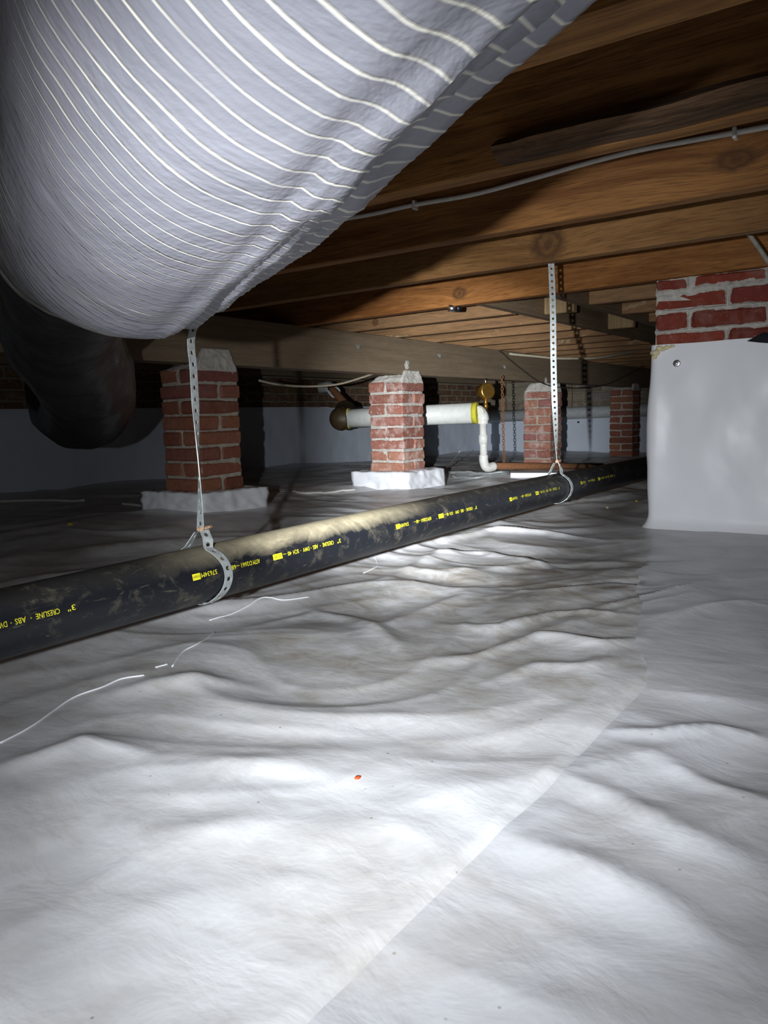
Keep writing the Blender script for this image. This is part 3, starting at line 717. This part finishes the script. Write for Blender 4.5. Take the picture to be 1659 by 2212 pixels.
# smoother grey liner patch lapped on the floor in front of the wrapped pier
poly = [(1409, 1150), (1404, 1190), (1386, 1228), (1370, 1238), (1383, 1256), (1372, 1280), (1388, 1306), (1380, 1340), (1372, 1392), (1398, 1440), (1396, 1488), (1330, 1556), (1277, 1612), (1200, 1692), (1120, 1768), (1050, 1836), (960, 1925), (860, 2024), (705, 2178), (600, 2290), (1100, 2600), (1700, 2500), (3600, 2100), (3300, 1500), (2600, 1250), (2100, 1150)]
PP = [onfloor(*a) for a in poly]
bm = bmesh.new(); vs_ = [bm.verts.new((a[0], a[1], 0)) for a in PP]; bm.faces.new(vs_)
bmesh.ops.triangulate(bm, faces=bm.faces)
for _ in range(8): 
    ed = [e for e in bm.edges if e.calc_length() > .013]
    if not ed: break
    bmesh.ops.subdivide_edges(bm, edges=ed, cuts=1); bmesh.ops.triangulate(bm, faces=bm.faces)
bmesh.ops.triangulate(bm, faces=bm.faces)
vv = np.array([v.co[:2] for v in bm.verts]); zz = floor_z(vv[:, 0], vv[:, 1])
for v, z_ in zip(bm.verts, zz): v.co.z = z_+.0030
for fc in bm.faces:
    if fc.normal.z < 0: fc.normal_flip()
    fc.smooth = True
me = bpy.data.meshes.new('liner_patch'); bm.to_mesh(me); bm.free()
tag(link('liner_patch', me, M['liner_patch']), 'greyer plastic liner sheet lapped on the floor before the wrapped pier', 'liner')

# ------------------------------------------------------------------ black drain pipe
PR = .0445
pp = [(-.9, 1.00, .130), (-.2, .99, .134), (.30, .965, .143), (.80, .925, .158), (1.3, .915, .165), (1.9, .915, .167), (2.5, .925, .164), (3.4, .935, .16), (5., .94, .155), (WE-.01, .94, .15)]
PIPE = catmull(pp, 14)
drain = empty('drain_pipe', (1.3, .915, .0)); tag(drain, 'long black plastic drain pipe with yellow print hung in metal straps', 'pipe')
o = link('pipe_barrel', tube('pipe_barrel', PIPE, PR, 40), M['pipe'], drain); o.location = (-1.3, -.915, 0)
def pipe_at(x):
    return np.array([x, np.interp(x, PIPE[:, 0], PIPE[:, 1]), np.interp(x, PIPE[:, 0], PIPE[:, 2])])
def pipe_x(px):
    x = 1.
    for _ in range(12):
        c = pipe_at(x); x = ony(px, 1150, c[1]-PR*.97)[0]
    return x
FONT = None
def glyphs(txt):
    cu = bpy.data.curves.new('t', 'FONT'); cu.body = txt; cu.size = 1.; cu.resolution_u = 2
    ob = bpy.data.objects.new('t', cu); COL.objects.link(ob)
    dg = bpy.context.evaluated_depsgraph_get(); me = bpy.data.meshes.new_from_object(ob.evaluated_get(dg))
    bpy.data.objects.remove(ob); bpy.data.curves.remove(cu)
    bm = bmesh.new(); bm.from_mesh(me); bpy.data.meshes.remove(me); bmesh.ops.triangulate(bm, faces=bm.faces)
    for _ in range(1): bmesh.ops.subdivide_edges(bm, edges=[e for e in bm.edges if e.calc_length() > .3], cuts=1)
    bmesh.ops.triangulate(bm, faces=bm.faces)
    v = np.array([x.co[:] for x in bm.verts]); f = [[q.index for q in fc.verts] for fc in bm.faces]; bm.free()
    return v, f
def wrap_text(v, f, xs, xe, h, a0, lift, mat, ybase=.0, fit=True):
    lo = v[:, 0].min(); hi = v[:, 0].max(); out = []
    for q in v:
        t = (q[0]-lo)/(hi-lo) if hi > lo else 0
        x = xs+(xe-xs)*t; c = pipe_at(x); a = a0-((q[1]+ybase)*h/.72-h/2)/PR
        r = PR+lift
        out.append((x-1.3, c[1]-r*math.cos(a)-.915, c[2]+r*math.sin(a)))
    me = mesh('lettering', out, f); return link('lettering', me, mat, drain)
SEG = [('3"', 735, 727), ('CRESLINE', 719, 695), ('·', 690.6, 689.4), ('ABS', 685, 674), ('·', 670.6, 669.4), ('DWV', 666, 652.5), ('·', 647.6, 646.4), ('SCH', 643, 631), ('40', 627, 619), ('—', 616, 609), ('[NSF-DWV]', 607, 587), ('ASTM', 557.5, 543), ('D2661', 540, 517), ('—', 513, 506), ('68', 505, 496), ('—', 494, 487), ('57634M', 463.6, 429), ('[##]', 427, 410)]
cache = {}
X1 = pipe_x(735)
def text_run(xstart, scale=1., lo=-9.):
    for s, pa, pb in SEG:
        xa = xstart+(pipe_x(pa)-X1)*scale; xb = xstart+(pipe_x(pb)-X1)*scale
        if xb < lo: continue
        h = .0072; a0 = .215
        if s[0] == '[':
            nx = 6; ny = 3; v = [(i/nx, j/ny*.95-.1, 0) for i in range(nx+1) for j in range(ny+1)]; f = [(i*(ny+1)+j, (i+1)*(ny+1)+j, (i+1)*(ny+1)+j+1, i*(ny+1)+j+1) for i in range(nx) for j in range(ny)]
            wrap_text(np.array(v), f, xa, xb, h, a0, .0005, M['paint'])
            if s == '[NSF-DWV]': g = cache.setdefault('N', glyphs('NSF-DWV'))
            else: g = cache.setdefault('X', glyphs('XHXH'))
            d = xb-xa; wrap_text(g[0]*np.array([1, .9, 1]), g[1], xa+d*.08, xb-d*.08, h*.8, a0-.01, .0010, M['paint_k'])
        else:
            g = cache.setdefault(s, glyphs(s)); wrap_text(g[0], g[1], xa, xb, h, a0, .0007, M['paint'])
text_run(X1); text_run(pipe_x(150), 1.); text_run(pipe_x(1030), 1.); text_run(pipe_x(1030)+(pipe_x(1030)-X1), 1.); text_run(pipe_x(1030)+2*(pipe_x(1030)-X1), 1.)

# ------------------------------------------------------------------ perforated hanger straps
def strap(name, path, wdir, width, pitch, label, mat):
    path = np.array(path, float); L = np.concatenate([[0], np.cumsum(np.linalg.norm(np.diff(path, axis=0), axis=1))])
    n = max(1, round(L[-1]/pitch)); pitch = L[-1]/n; s8 = 12; hr = .0036; V = []; Fc = []
    def at(u, wv):
        u = min(max(u, 0), L[-1]); p = np.array([np.interp(u, L, path[:, k]) for k in range(3)]); d = np.array([np.interp(u, L, wdir[:, k]) for k in range(3)]); d /= np.linalg.norm(d)
        return p+d*wv
    for i in range(n):
        u0 = i*pitch; uc = u0+pitch/2; base = len(V); outer = []; inner = []
        for k in range(s8):
            a = 2*math.pi*(k+.5)/s8; ca, sa = math.cos(a), math.sin(a)
            m_ = max(abs(ca), abs(sa)); outer.append((ca/m_*pitch/2, sa/m_*width/2)); inner.append((ca*hr, sa*hr))
        for (a, b) in outer+inner: V.append(at(uc+a, b))
        for k in range(s8):
            k2 = (k+1) % s8
            # corner fill keeps the outer ring rectangular
            Fc.append((base+k, base+k2, base+s8+k2, base+s8+k))
        cs = [(pitch/2, width/2), (-pitch/2, width/2), (-pitch/2, -width/2), (pitch/2, -width/2)]
        for (a, b), k in zip(cs, (1, 4, 7, 10)):
            V.append(at(uc+a, b)); Fc.append((base+k, len(V)-1, base+(k+1) % s8))
    bm = bmesh.new(); bv = [bm.verts.new(p) for p in V]
    for f_ in Fc:
        try: bm.faces.new([bv[i] for i in f_])
        except ValueError: pass
    bmesh.ops.remove_doubles(bm, verts=bm.verts, dist=.0004); bmesh.ops.recalc_face_normals(bm, faces=bm.faces)
    me = bpy.data.meshes.new(name); bm.to_mesh(me); bm.free()
    return me
def hanger(top, xs, pipe_shift, label, view_turn, bolt_px, front_dx, seed, via=()):
    """top: upper end; strap drops to the bolt then loops round the pipe"""
    c = pipe_at(xs); bolt = np.array(bolt_px)
    e = empty('pipe_hanger', (top[0], top[1], 0)); tag(e, label, 'hanger strap')
    drop = []; wd = []
    N = 40
    route = catmull([top]+list(via)+[bolt], 30); LL = np.concatenate([[0], np.cumsum(np.linalg.norm(np.diff(route, axis=0), axis=1))])/1.; LL /= LL[-1]
    for i in range(N+1):
        t = i/N; p = np.array([np.interp(t, LL, route[:, k]) for k in range(3)]); p[0] += .003*math.sin(t*7+seed)*math.sin(t*math.pi); p[1] += .003*math.sin(t*5+seed*2)*math.sin(t*math.pi)
        a = view_turn[0] if t < view_turn[2] else view_turn[0]+(view_turn[1]-view_turn[0])*((t-view_turn[2])/(1-view_turn[2]))
        drop.append(p); wd.append((math.cos(a), math.sin(a), 0))
    me = strap('strap_drop', np.array(drop), np.array(wd), .0175, .0175, None, None)
    o = link('strap', me, M['steel'], e); o.location = (-top[0], -top[1], 0)
    md = o.modifiers.new('thick', 'SOLIDIFY'); md.thickness = .0012; md.offset = 0
    loop = []; lw = []
    r = PR+.003
    zb = bolt[2]; th0 = 1.15
    lead = catmull([bolt+np.array([.004, -.004, -.002]), bolt*.45+.55*np.array([c[0]+front_dx*.35, c[1]-r*math.cos(th0), c[2]+r*math.sin(th0)])+np.array([.004, -.003, 0])], 5)
    for p in lead: loop.append(p)
    for th in np.linspace(th0, -math.pi-th0, 46):
        k = math.cos(th) if math.cos(th) > 0 else 0
        dx = front_dx*(.35+.65*math.sin(min(1., max(0., (th0-th)/2.2))*math.pi)) if th > -1.6 else front_dx*.35*(1-((-th-1.6)/(math.pi+th0-1.6)))
        loop.append(np.array([c[0]+dx, c[1]-r*math.cos(th), c[2]+r*math.sin(th)]))
    loop.append(bolt+np.array([-.003, .006, -.004]))
    loop = np.array(loop); t = np.gradient(loop, axis=0); t /= np.linalg.norm(t, axis=1)[:, None]
    ctr = np.array([c[0], c[1], c[2]])
    rad = loop-ctr; rad[:, 0] = 0; rad /= np.linalg.norm(rad, axis=1)[:, None]
    w = np.cross(t, rad); w /= np.linalg.norm(w, axis=1)[:, None]
    for i in range(1, len(w)):
        if w[i]@w[i-1] < 0: w[i] = -w[i]
    me = strap('strap_loop', loop, w, .0165, .0175, None, None)
    o = link('loop', me, M['steel'], e); o.location = (-top[0], -top[1], 0)
    md = o.modifiers.new('thick', 'SOLIDIFY'); md.thickness = .0012; md.offset = 0
    bl = tube('bolt', [bolt+np.array([-.003, .004, -.001]), bolt, bolt+np.array([.017, -.007, .003])], .0030, 10)
    o = link('bolt', bl, M['rust_pale'], e); o.location = (-top[0], -top[1], 0)
    hd = tube('bolt_head', [bolt+np.array([-.002, .001, 0]), bolt+np.array([.004, -.0025, 0])], .0055, 6)
    b2 = link('bolt_head', hd, M['rust_pale'], e); b2.location = (-top[0], -top[1], 0)
    return e
# strap directions: angle of the strap's width in plan
s1b = ony(433, 1143, .925); s1t = ony(419, 700, .925); s1top = np.array([.9345, .905, JB+.03])
hanger(s1top, .795, 0, 'perforated steel hanger strap passing in front of the dull brick pier', (.22, 1.5, .70), s1b, .022, 0., [np.array([.900, .912, .70]), np.array([.862, .917, .60]), ony(419, 715, .922), ony(421, 800, .923), ony(426, 930, .924)])
s2b = ony(1203, 997, .915); s2t = onx(1190, 566, 2.125); 
hanger(np.array([s2t[0], s2t[1], JB+.012]), 2.215, 0, 'perforated steel hanger strap hanging from the joist with round knot', (-1.0, .45, .7), s2b, .020, 2.)

# ------------------------------------------------------------------ flexible ducts
AX = np.array([.455, .885, -.11]); AX /= np.linalg.norm(AX)
P0 = np.array([.188, -.052, .761])
def duct_mesh(name, ctrl, r, pitch, ridge, wrinkle, clampf, seg=110, per=6, seed=0., flank=0., tilt=0.):
    c = catmull(ctrl, 40); L = np.concatenate([[0], np.cumsum(np.linalg.norm(np.diff(c, axis=0), axis=1))])
    n = int(L[-1]/pitch*per); u = np.linspace(0, L[-1], n); c = np.stack([np.interp(u, L, c[:, k]) for k in range(3)], 1)
    # smooth
    for _ in range(30): c[1:-1] = .25*c[:-2]+.5*c[1:-1]+.25*c[2:]
    t, s, up = frames(c); a = np.linspace(0, 2*math.pi, seg+1)   # 0 = top, seam on top
    Uu, Aa = np.meshgrid(u, a, indexing='ij')
    PH = Uu/pitch
    ph = PH % 1.
    # rows of the grid follow the wire turns, which lean and wander along the duct
    lean = tilt*.157*np.sin(Aa)+pitch*(Aa/(2*math.pi)-.5)+.008*pn(Uu*5+seed, np.sin(Aa)*1.5+2.)*(tilt > 0)
    Uu = np.clip(Uu+lean, 0, L[-1])
    d = ridge*(np.exp(-((ph-.5)/.09)**2)-.35*np.cos((ph-.5)*2*math.pi+math.pi)*-1*.5)
    d = d+wrinkle*(fbm(Uu*3.2+seed, np.cos(Aa)*1.6+seed, 3)+.5*pn(Uu*2, np.sin(Aa)*2+3.))
    fl = np.exp(-(((Aa-flank)/.33)**2)) if flank else 0
    if flank: d = d+fl*(-.010+.012*fbm(Uu*3.2+Aa*1.0, Aa*3.2+3, 3)+.016*np.clip(1-3*np.abs(pn(Uu*2.6+Aa*1.2, Aa*3.4+pn(Uu*3, Aa)*.6)), -.4, 1))
    rr = np.broadcast_to(np.interp(u, L, np.interp(np.linspace(0, 1, len(L)), np.linspace(0, 1, len(r)), r))[:, None], Uu.shape) if np.ndim(r) else r
    R_ = rr+d
    at_ = lambda q: np.stack([np.interp(Uu.ravel(), u, q[:, k]).reshape(Uu.shape) for k in range(3)], -1)
    P = at_(c)+R_[..., None]*(np.cos(Aa)[..., None]*at_(up)+np.sin(Aa)[..., None]*at_(s))
    zc = clampf(P[..., 0], P[..., 1]); over = P[..., 2]-zc
    P[..., 2] = np.where(over > -.02, zc-.02*np.exp(-np.clip(over+.02, 0, None)/.02), P[..., 2])
    uv = np.stack([PH, Aa/(2*math.pi)], -1)
    return gridmesh(name, P, True, uv)
def pt(s, z=None):
    p = P0+AX*s
    if z is not None: p = np.array([p[0], p[1], z])
    return p
d1 = [pt(-1.2, .80), pt(-.9, .79), pt(-.5, .785), pt(-.2), pt(.1), pt(.4), pt(.65), pt(.85, .672), pt(1.02, .671), pt(1.2, .694), pt(1.4, .728), pt(1.55, .744)]
cl1 = lambda x, y: np.full_like(x, JB-.006)
me = duct_mesh('duct_jacket', d1, .157, .0225, .0015, .006, cl1, seed=2., flank=2.62, tilt=.42)
duct = empty('flexible_duct', (.4, .35, 0)); tag(duct, 'big silver-grey plastic flexible duct with bright wire ribs', 'duct')
o = link('jacket', me, M['duct'], duct); o.location = (-.4, -.35, 0)
d2 = [pt(1.53, .742), pt(1.66, .735), pt(1.82, .71), np.array([1.16, 1.82, .66]), np.array([1.32, 2.02, .597]), np.array([1.46, 2.18, .55]), np.array([1.62, 2.4, .475]), np.array([1.78, 2.7, .445]), np.array([1.95, 3.05, .47]), np.array([2.2, 3.5, .56])]
def cl2(x, y): return np.where((y > 2.28) & (y < 2.55), .614, np.where(y < 2.1, JB-.006, np.where(y < 2.28, JB-.006-(y-2.1)/.18*.2, np.minimum(JB-.006, .614+(y-2.55)*1.2))))
me = duct_mesh('duct_jacket_dark', d2, .150, .016, .0010, .012, cl2, seed=8.)
o = link('dark_jacket', me, M['duct_dark'], duct); o.location = (-.4, -.35, 0); o['label'] = 'dark sagging length of duct behind the silver part'

# ------------------------------------------------------------------ insulated pipe, drop, rusty pipe, chain, valve
def elbow(path, r, name, mat, parent, seg=16): return link(name, tube(name, path, r, seg), mat, parent)
ip = empty('insulated_pipe', (0, 0, 0))
L0 = atd(752, 904, 5.05); L1 = atd(1028, 892, 4.78)
ip.location = (L0[0], L0[1], 0)
def rel(o, e): o.location = (-e.location.x, -e.location.y, -e.location.z); return o
tag(ip, 'white jacketed insulated pipe with yellow foam end running behind piers', 'pipe')
dd = (L1-L0)/np.linalg.norm(L1-L0)
rel(link('jacket', tube('pipe_jacket', [L0, (L0+L1)/2, L1], .0635, 28), M['insul'], ip), ip)
rel(link('foam_end', tube('foam_end', [L1-dd*.02, L1+dd*.012], [.066, .066], 28), M['foam_y'], ip), ip)
rel(link('foam_end', tube('foam_end', [L0-dd*.012, L0+dd*.012], .0655, 28), M['foam_y'], ip), ip)
Lm = atd(741, 900, 5.2); Le = atd(722, 868, 5.55)
rel(link('elbow_cover', tube('elbow_cover', catmull([L0, L0-dd*.05, Lm+np.array([.03, .0, .01]), atd(745, 880, 5.35)], 8), [.07]*6+[.078]*10+[.075]*6+[.06]*2+[.045], 24), M['foam_brown'], ip), ip)
up_ = [atd(758, 884, 5.32), atd(742, 868, 5.45), atd(715, 838, 5.62)]
rel(link('riser', tube('riser', catmull(up_, 6), .027, 16), M['rust'], ip), ip)
rel(link('hub', tube('hub', [atd(724, 848, 5.6), atd(712, 836, 5.68), atd(690, 838, 5.7)], .042, 16), M['insul_far'], ip), ip)
# pvc drop
E1 = L1+dd*.006; dr = atd(1043, 925, 4.78); dr = np.array([dr[0], dr[1], dr[2]])
top = atd(1043, 893, 4.8)
drop = empty('drain_drop', (top[0], top[1], 0)); tag(drop, 'white plastic drop pipe with elbows beside the yellow foam end', 'pipe')
bot = atd(1045, 1000, 4.82)
cor = np.array([top[0], top[1], L1[2]+.004])
rel(link('elbow', tube('pvc_elbow', catmull([L1+dd*.0125, L1*.5+cor*.5+np.array([0, 0, .004]), cor*.72+L1*.28-np.array([0, 0, .006]), cor-np.array([0, 0, .035]), cor-np.array([0, 0, .075])], 6), [.042]*7+[.038]*14+[.033]*4, 18), M['pvc'], drop), drop)
rel(link('down_pipe', tube('down_pipe', [cor-np.array([0, 0, .06]), bot+np.array([0, 0, .02])], .0235, 16), M['pvc'], drop), drop)
mid = cor*.5+bot*.5+np.array([0, 0, -.012])
rel(link('coupling', tube('coupling', [mid+np.array([0, 0, .03]), mid+np.array([0, 0, .028]), mid-np.array([0, 0, .03])], [.027, .0295, .0295], 16), M['pvc'], drop), drop)
rr0 = atd(1066, 1007, 4.86); rr1 = atd(1300, 1007, 5.5)
dh = (rr1-rr0)/np.linalg.norm(rr1-rr0)
rel(link('elbow', tube('pvc_elbow', catmull([bot+np.array([0, 0, .05]), bot+np.array([0, 0, .012]), bot*.7+rr0*.3-np.array([0, 0, .022]), rr0+dh*.01], 6), .029, 16), M['pvc'], drop), drop)
ir = empty('iron_pipe', (rr0[0], rr0[1], 0)); tag(ir, 'rusty brown iron pipe lying low in front of a pier', 'pipe')
rel(link('pipe_barrel', tube('iron_pipe', [rr0, rr0*.5+rr1*.5, rr1], .0215, 18), M['rust'], ir), ir)
# chain
def chain(p0, p1, mat, label, n=26):
    a = np.array(p0); b = np.array(p1); V = []; Fc = []
    bm = bmesh.new(); d = (b-a)/n
    for i in range(n):
        c = a+d*(i+.5); hl = np.linalg.norm(d)*.62; hw = .0085; w = .0026
        lp = []
        for t in np.linspace(0, 2*math.pi, 12, endpoint=False):
            xx = hw*math.cos(t); zz = hl*math.sin(t); lp.append((c[0]+(xx if i % 2 else 0), c[1]+(0 if i % 2 else xx), c[2]+zz))
        lp.append(lp[0]); tm = tube('lk', lp, w, 5, False); bm.from_mesh(tm); bpy.data.meshes.remove(tm)
    me = bpy.data.meshes.new('chain'); bm.to_mesh(me); bm.free()
    return tag(link('rusty_chain', me, mat), label, 'chain')
ct = atd(1084, 822, 4.9); cb = atd(1089, 1002, 4.9)
ct2 = np.array([cb[0], cb[1], .63]); chain((ct[0], ct[1], .635), (cb[0], cb[1], rr0[2]+.02), M['rust'], 'rusty chain hanging from the girder to the iron pipe', 30)
# brass gauge and valve
gv = empty('brass_regulator', (0, 0, 0)); g0 = atd(1049, 846, 4.95); gv.location = (g0[0], g0[1], 0); tag(gv, 'round brass pressure regulator with small valve under the girder', 'regulator')
vdir = -(R @ np.array([-.45, 0, 1.])); vdir /= np.linalg.norm(vdir)
rel(link('drum', tube('regulator_drum', [g0-vdir*.035, g0-vdir*.03, g0+vdir*.03, g0+vdir*.035], [.045, .053, .053, .045], 24), M['brass'], gv), gv)
rel(link('stem', tube('regulator_stem', [g0+np.array([0, 0, -.05]), g0+np.array([0, 0, -.085])], .012, 12), M['brass'], gv), gv)
rel(link('valve_body', tube('valve_body', [g0+np.array([0, 0, -z]) for z in (.08, .085, .10, .105, .12, .125, .15)], [.010, .016, .016, .011, .011, .017, .014], 8), M['brass'], gv), gv)
rel(link('top_nipple', tube('top_nipple', [g0+np.array([0, 0, .048]), g0+np.array([0, 0, .085])], .010, 10), M['zinc'], gv), gv)
# far pipe along the end wall
fa = onx(1040, 901, WE-.16); fb = onx(1560, 878, WE-.16)
fp = empty('insulated_pipe', (fa[0], fa[1], 0)); tag(fp, 'grey-white insulated pipe running along the far end wall', 'pipe')
rel(link('jacket', tube('pipe_jacket', [fa, fa*.5+fb*.5, fb], .066, 24), M['insul_far'], fp), fp)
for t in (.12, .42, .8):
    q = fa*(1-t)+fb*t; rel(link('hanger_rod', tube('hanger_rod', [(q[0], q[1], q[2]+.05), (q[0], q[1], JB-.001)], .004, 6), M['rust'], fp), fp)
# white board and thin tubes on the ground
def slab(pts, h, name, mat, label, cat):
    b = [onfloor(*p) for p in pts]; z = min(q[2] for q in b)-.01; v = [(q[0], q[1], z) for q in b]+[(q[0], q[1], max(q2[2] for q2 in b)+h) for q in b]
    k = len(b); f = [tuple(range(k))[::-1], tuple(range(k, 2*k))]+[(i, (i+1) % k, k+(i+1) % k, k+i) for i in range(k)]
    return tag(link(name, mesh(name, v, f), mat), label, cat)
slab([(1103, 1033), (1203, 1033), (1205, 1028), (1105, 1028)], .03, 'foam_board', M['whiteboard'], 'white foam board strip lying on floor behind the black pipe', 'board')
def floor_cord(pts, r, mat, label, cat='cord', name='cord', group=None):
    P = catmull([onfloor(*p) for p in pts], 10)
    for q in P: q[2] = fz(q[0], q[1])+r*.9
    return tag(link(name, tube(name, P, r, 8), mat), label, cat, group)
floor_cord([(-30, 1087), (60, 1083), (120, 1084), (182, 1083)], .006, M['cable_w'], 'white cord on the floor below the dark duct', name='white_wire', cat='wire')
floor_cord([(262, 1089), (305, 1094), (322, 1098)], .005, M['cable_w'], 'short white cord end beside the dull pier footing', name='white_wire', cat='wire')
floor_cord([(604, 1064), (660, 1067), (720, 1065), (768, 1062)], .006, M['cable_w'], 'white cord on the floor between the two wrapped footings', name='white_wire', cat='wire')
floor_cord([(970, 1023), (1040, 1026), (1100, 1024)], .009, M['steel'], 'thin silver tube on the floor ending at the foam board', 'tube', 'floor_tube')
floor_cord([(975, 1031), (1030, 1034), (1098, 1029)], .007, M['steel'], 'second thinner silver tube on the floor under the foam board end', 'tube', 'floor_tube')
wv = [onfloor(957, 1018, .0), atd(975, 995, 4.9), atd(993, 975, 5.0)]
tag(link('stiff_wire', tube('stiff_wire', catmull([onfloor(957, 1018, .003), onfloor(957, 1018)*.5+atd(993, 975, 4.6)*.5+np.array([0, 0, -.01]), atd(993, 975, 4.6)], 6), .003, 6), M['cable_grey']), 'thin stiff wire poking up from floor beside the pale pier', 'wire')

# ------------------------------------------------------------------ cables overhead
def cable(pts3, r, mat, label, name='cable', n=10, cat='cable'):
    return tag(link(name, tube(name, catmull(pts3, n), r, 8), mat), label, cat)
JX = 1.675-.006
cp = [(2300, 190), (1900, 238), (1700, 267), (1659, 275), (1588, 288), (1480, 307), (1380, 325), (1260, 355), (1150, 386), (1020, 420), (893, 442), (800, 462), (700, 480), (600, 505)]
c3 = [onx(x, y, JX-.002) for x, y in cp]
for q in c3: q[0] = JX+.01*(q[1]-.5)-.004
# keep on the face of the joist (the joist leans a little)
cab = cable(c3, .0055, M['cable_w'], 'white cable stapled along the side of a pine joist')
for (px, py) in ((893, 442), (1588, 288)):
    p = onx(px, py, JX-.004); p[0] += .01*(p[1]-.5)
    v = boxmesh('cable_clip', (p[0]-.008, p[1]-.004, p[2]-.011), (p[0]+.012, p[1]+.004, p[2]+.011), .002); o = link('clip', v, M['cable_w'], cab); o['label'] = 'white plastic cable clip'
c3 = [ony(x, y, yy) for x, y, yy in ((1100, 764, 2.325), (1115, 766, 2.29), (1160, 770, 2.2), (1200, 774, 2.12), (1240, 774.5, 2.04), (1290, 773, 1.95), (1345, 764, 1.87), (1393, 752, 1.80), (1430, 742, 1.75))]
cable(c3, .0085, M['cable_cream'], 'white cable drooping under the far joists behind the strap')
c3 = [ony(x, y, 2.33) for x, y in ((1078, 758), (1086, 763), (1100, 776), (1130, 800), (1160, 822), (1190, 834), (1212, 837), (1250, 838), (1310, 830), (1350, 812), (1400, 786))]
cable(c3, .0042, M['cable_k'], 'thin dark wire trailing across the girder to the third pier')
c3 = [ony(x, y, 2.56) for x, y in ((560, 822), (592, 829), (640, 834), (690, 834), (735, 829), (780, 816), (820, 803), (850, 795))]
cable(c3, .0055, M['cable_cream'], 'pale cable looping below girder between the first two piers')
c3 = [onx(x, y, 2.32) for x, y in ((1606, 490), (1616, 503), (1632, 525), (1648, 548), (1670, 580))]
c3[0][2] = max(c3[0][2], JB+.01)
cable(c3, .0065, M['cable_grey'], 'pale cable dropping from the joists beside the wrapped pier')
c3 = [ony(x, y, 3.9) for x, y in ((-60, 762), (0, 758), (45, 752), (110, 745))]
cable(c3, .008, M['cable_grey'], 'pale cable crossing behind the dark duct')
# metal stub under a joist
p = onz(982, 666, JB-.012); dr_ = R @ np.array([1., .02, .35]); dr_ /= np.linalg.norm(dr_); dr_[2] = 0
stb = empty('pipe_stub', p); tag(stb, 'short silver pipe stub with black end under the joists', 'pipe stub')
link('sleeve', tube('sleeve', [-dr_*.025, dr_*.006], .013, 14), M['zinc'], stb); link('black_end', tube('black_end', [dr_*.004, dr_*.024], .0125, 14), M['black'], stb)

# ------------------------------------------------------------------ bits of debris
def bit(px, py, r, mat, label, cat='debris', seed=0., sq=(1.6, 1, .6)):
    p = onfloor(px, py); p[2] += r*.3
    return tag(blob('debris', p, r, mat, None, seed, 2, sq), label, cat)
bit(773, 1681, .0028, M['red'], 'tiny orange-red plastic scrap lying on the white liner', seed=1.)
bit(1400, 1552, .0026, M['whiteboard'], 'tiny white crumb on the liner beside the lapped seam', seed=2.)
bit(1357, 2162, .0030, M['grit'], 'dark grit speck on the liner in the bright foreground', seed=3.)
bit(1375, 1083, .006, M['yellow'], 'small yellow foam crumb on dark floor beside the wrapped pier', seed=4.)
bit(152, 1133, .007, M['yellow'], 'small yellow foam crumb on the floor behind the black pipe', seed=5.)
bit(1312, 1097, .006, M['foam_cream'], 'small cream foam crumb on dark floor by the drain pipe', seed=6.)
